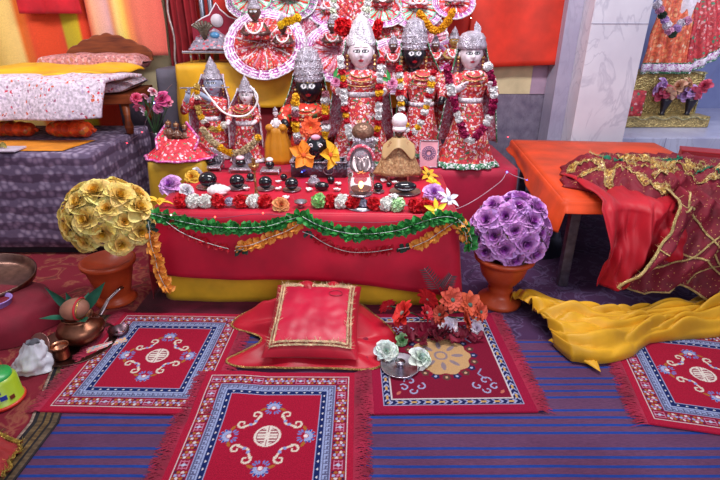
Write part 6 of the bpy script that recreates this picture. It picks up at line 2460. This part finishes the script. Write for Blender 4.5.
# seated idol above, only the skirt shows
m_coral = brocade('#d86848', ['#e8a070', '#f0c0a0', '#c84c40', '#e89060'], 26, .5, dens=.4)
m_coral2 = brocade('#b83840', ['#4c8060', '#d87070', '#a02838', '#e0a0a0'], 30, .5, dens=.4)
c = D(672, 70, 4.62)
t = thing('seated_idol', 'idol in a wide coral and red skirt on the gold pedestal, top right corner', 'idol', (c.x + .06, 4.80, .452 + hh))
zz = 0
def alc(u, v):
    x = lerp(-.36, .62, u)
    z = lerp(.02 + (.0 if u < .45 else .55 * (u - .45)), .95 - .3 * abs(u - .4), v)
    return (x * (1 - .45 * v), -.20 + .16 * v - .022 * math.sin(u * 60) * (1 - v) + .03 * N(u * 5, v * 4), z)
for (a, b, m, n_) in ((0, .42, m_coral, 'skirt'), (.42, 1, m_coral2, 'skirt')):
    MB().grid(lambda u, v: alc(lerp(a, b, u), v), 60, 30).build(n_, m, t, thick=.004)
def bord(o1, o2, mat, name):
    MB().grid(lambda u, v: Vector(alc(u, 0)) + Vector((0, -.01, lerp(o1, o2, v))), 100, 3).build(name, mat, t, thick=.003)
bord(-.035, -.018, m_trim_g, 'hem_trim')
bord(-.017, .048, m_trim_p, 'hem_trim')
bord(.049, .060, m_trim_g, 'hem_trim')
bd2 = MB()
bd2.tube([(0.02, 0, 0), (.02, .02, .5), (.02, .02, .75), (.02, .02, .85)], [.16, .14, .13, .06], 16, col=lin('#f0e0ea'))
add_head(bd2, (.02, .0, .98), .09, 'white')
bd2.build('body', m_skin, t)
g_ = garland('flower_garland', 'pink and white flower garland hanging on the alcove idol', 'garland', [D(656, 2, 4.36), D(664, 18, 4.36), D(672, 34, 4.36), D(680, 24, 4.36), D(690, 20, 4.36)], seqc(['#ecdce8', '#e0a0c0', '#3c5040', '#c8a0d8']), .038, .045, 'flower')
t = MB().box((0, 0, .16), (.20, .10, .32)).build('red_grille', m_coral2, loc=(D(634, 100, 4.5).x - .03, 4.5, .452))
tag(t, 'small red patterned block left of the gold pedestal', 'ornament')

# ================================================================== FAIRY LIGHTS
bulbs = [(302, 172, 2.60, '#3048ff', 14), (215, 217, 2.04, '#ff4030', 10), (263, 213, 2.03, '#ff4030', 10), (507, 172, 2.66, '#4050ff', 16), (527, 180, 2.66, '#3040ff', 8), (508, 137, 3.3, '#ff5060', 5), (380, 138, 2.95, '#ff3040', 6), (154, 103, 3.0, '#6070ff', 18), (142, 132, 3.0, '#ff4050', 5), (127, 143, 3.0, '#ff3040', 8), (471, 18, 3.7, '#ffd0a0', 9), (171, 215, 2.03, '#ffb0a0', 5)]
BX = G(319, 178, AZ).y - .004
for k, (px, py, y, c_, s) in enumerate(bulbs):
    if k == 0:
        y = BX
    if k == 5:
        y = WY - .006
    w_ = 'blue' if c_.startswith('#3') or c_.startswith('#4') or c_.startswith('#6') else 'red'
    o = MB().ball((0, 0, 0), .0042, 10, 8).build('fairy_light_bulb', glow(c_, s * .8), loc=D(px, py, y))
    where = ['on the face of the metal box', 'on the altar edge under the left carnations', 'on the altar edge under the peach rose', 'above the purple roses', 'right of the purple roses\' top', 'on the grey wall beside the green-hemmed skirt', 'in the dark gap left of the beige idol', 'among the pink roses', 'on the platform side, upper one', 'on the platform side, lower one', 'on the curtain at the top right of the idols', 'at the left end of the green leaf garland'][k]
    tag(o, 'tiny %s fairy light %s' % (w_ if k != 10 else 'warm white', where), 'fairy light', 'fairy lights')
t = MB().tube([path_at([D(440, 207, 2.3), D(455, 209, 2.2), D(475, 200, 2.2), D(500, 182, 2.4), D(507, 173, 2.66), D(515, 176, 2.7), D(527, 180, 2.66)], k / 40) for k in range(41)], .0018, 5).build('fairy_light_wire', cloth('#b090a0', .5))
tag(t, 'thin fairy light wire looping from the altar to the purple roses', 'wire')
t = MB().tube([path_at([D(150, 213, 2.05), D(215, 218, 2.05), D(263, 214, 2.04), D(330, 221, 2.03), D(390, 222, 2.02), D(440, 214, 2.02)], k / 60) for k in range(61)], .0016, 5).build('fairy_light_wire', cloth('#8c4058', .5))
tag(t, 'thin fairy light wire along the front edge of the altar', 'wire')

t = MB().tube([path_at([D(172, 84, 3.3), D(163, 94, 3.1), D(154, 103, 3.0), D(147, 118, 3.0), D(142, 132, 3.0), D(134, 138, 3.0), D(127, 143, 3.0), D(120, 140, 3.1)], k / 40) for k in range(41)], .002, 5).build('fairy_light_wire', cloth('#5c4858', .5))
tag(t, 'thin fairy light wire hanging from the pink roses to the platform side', 'wire')
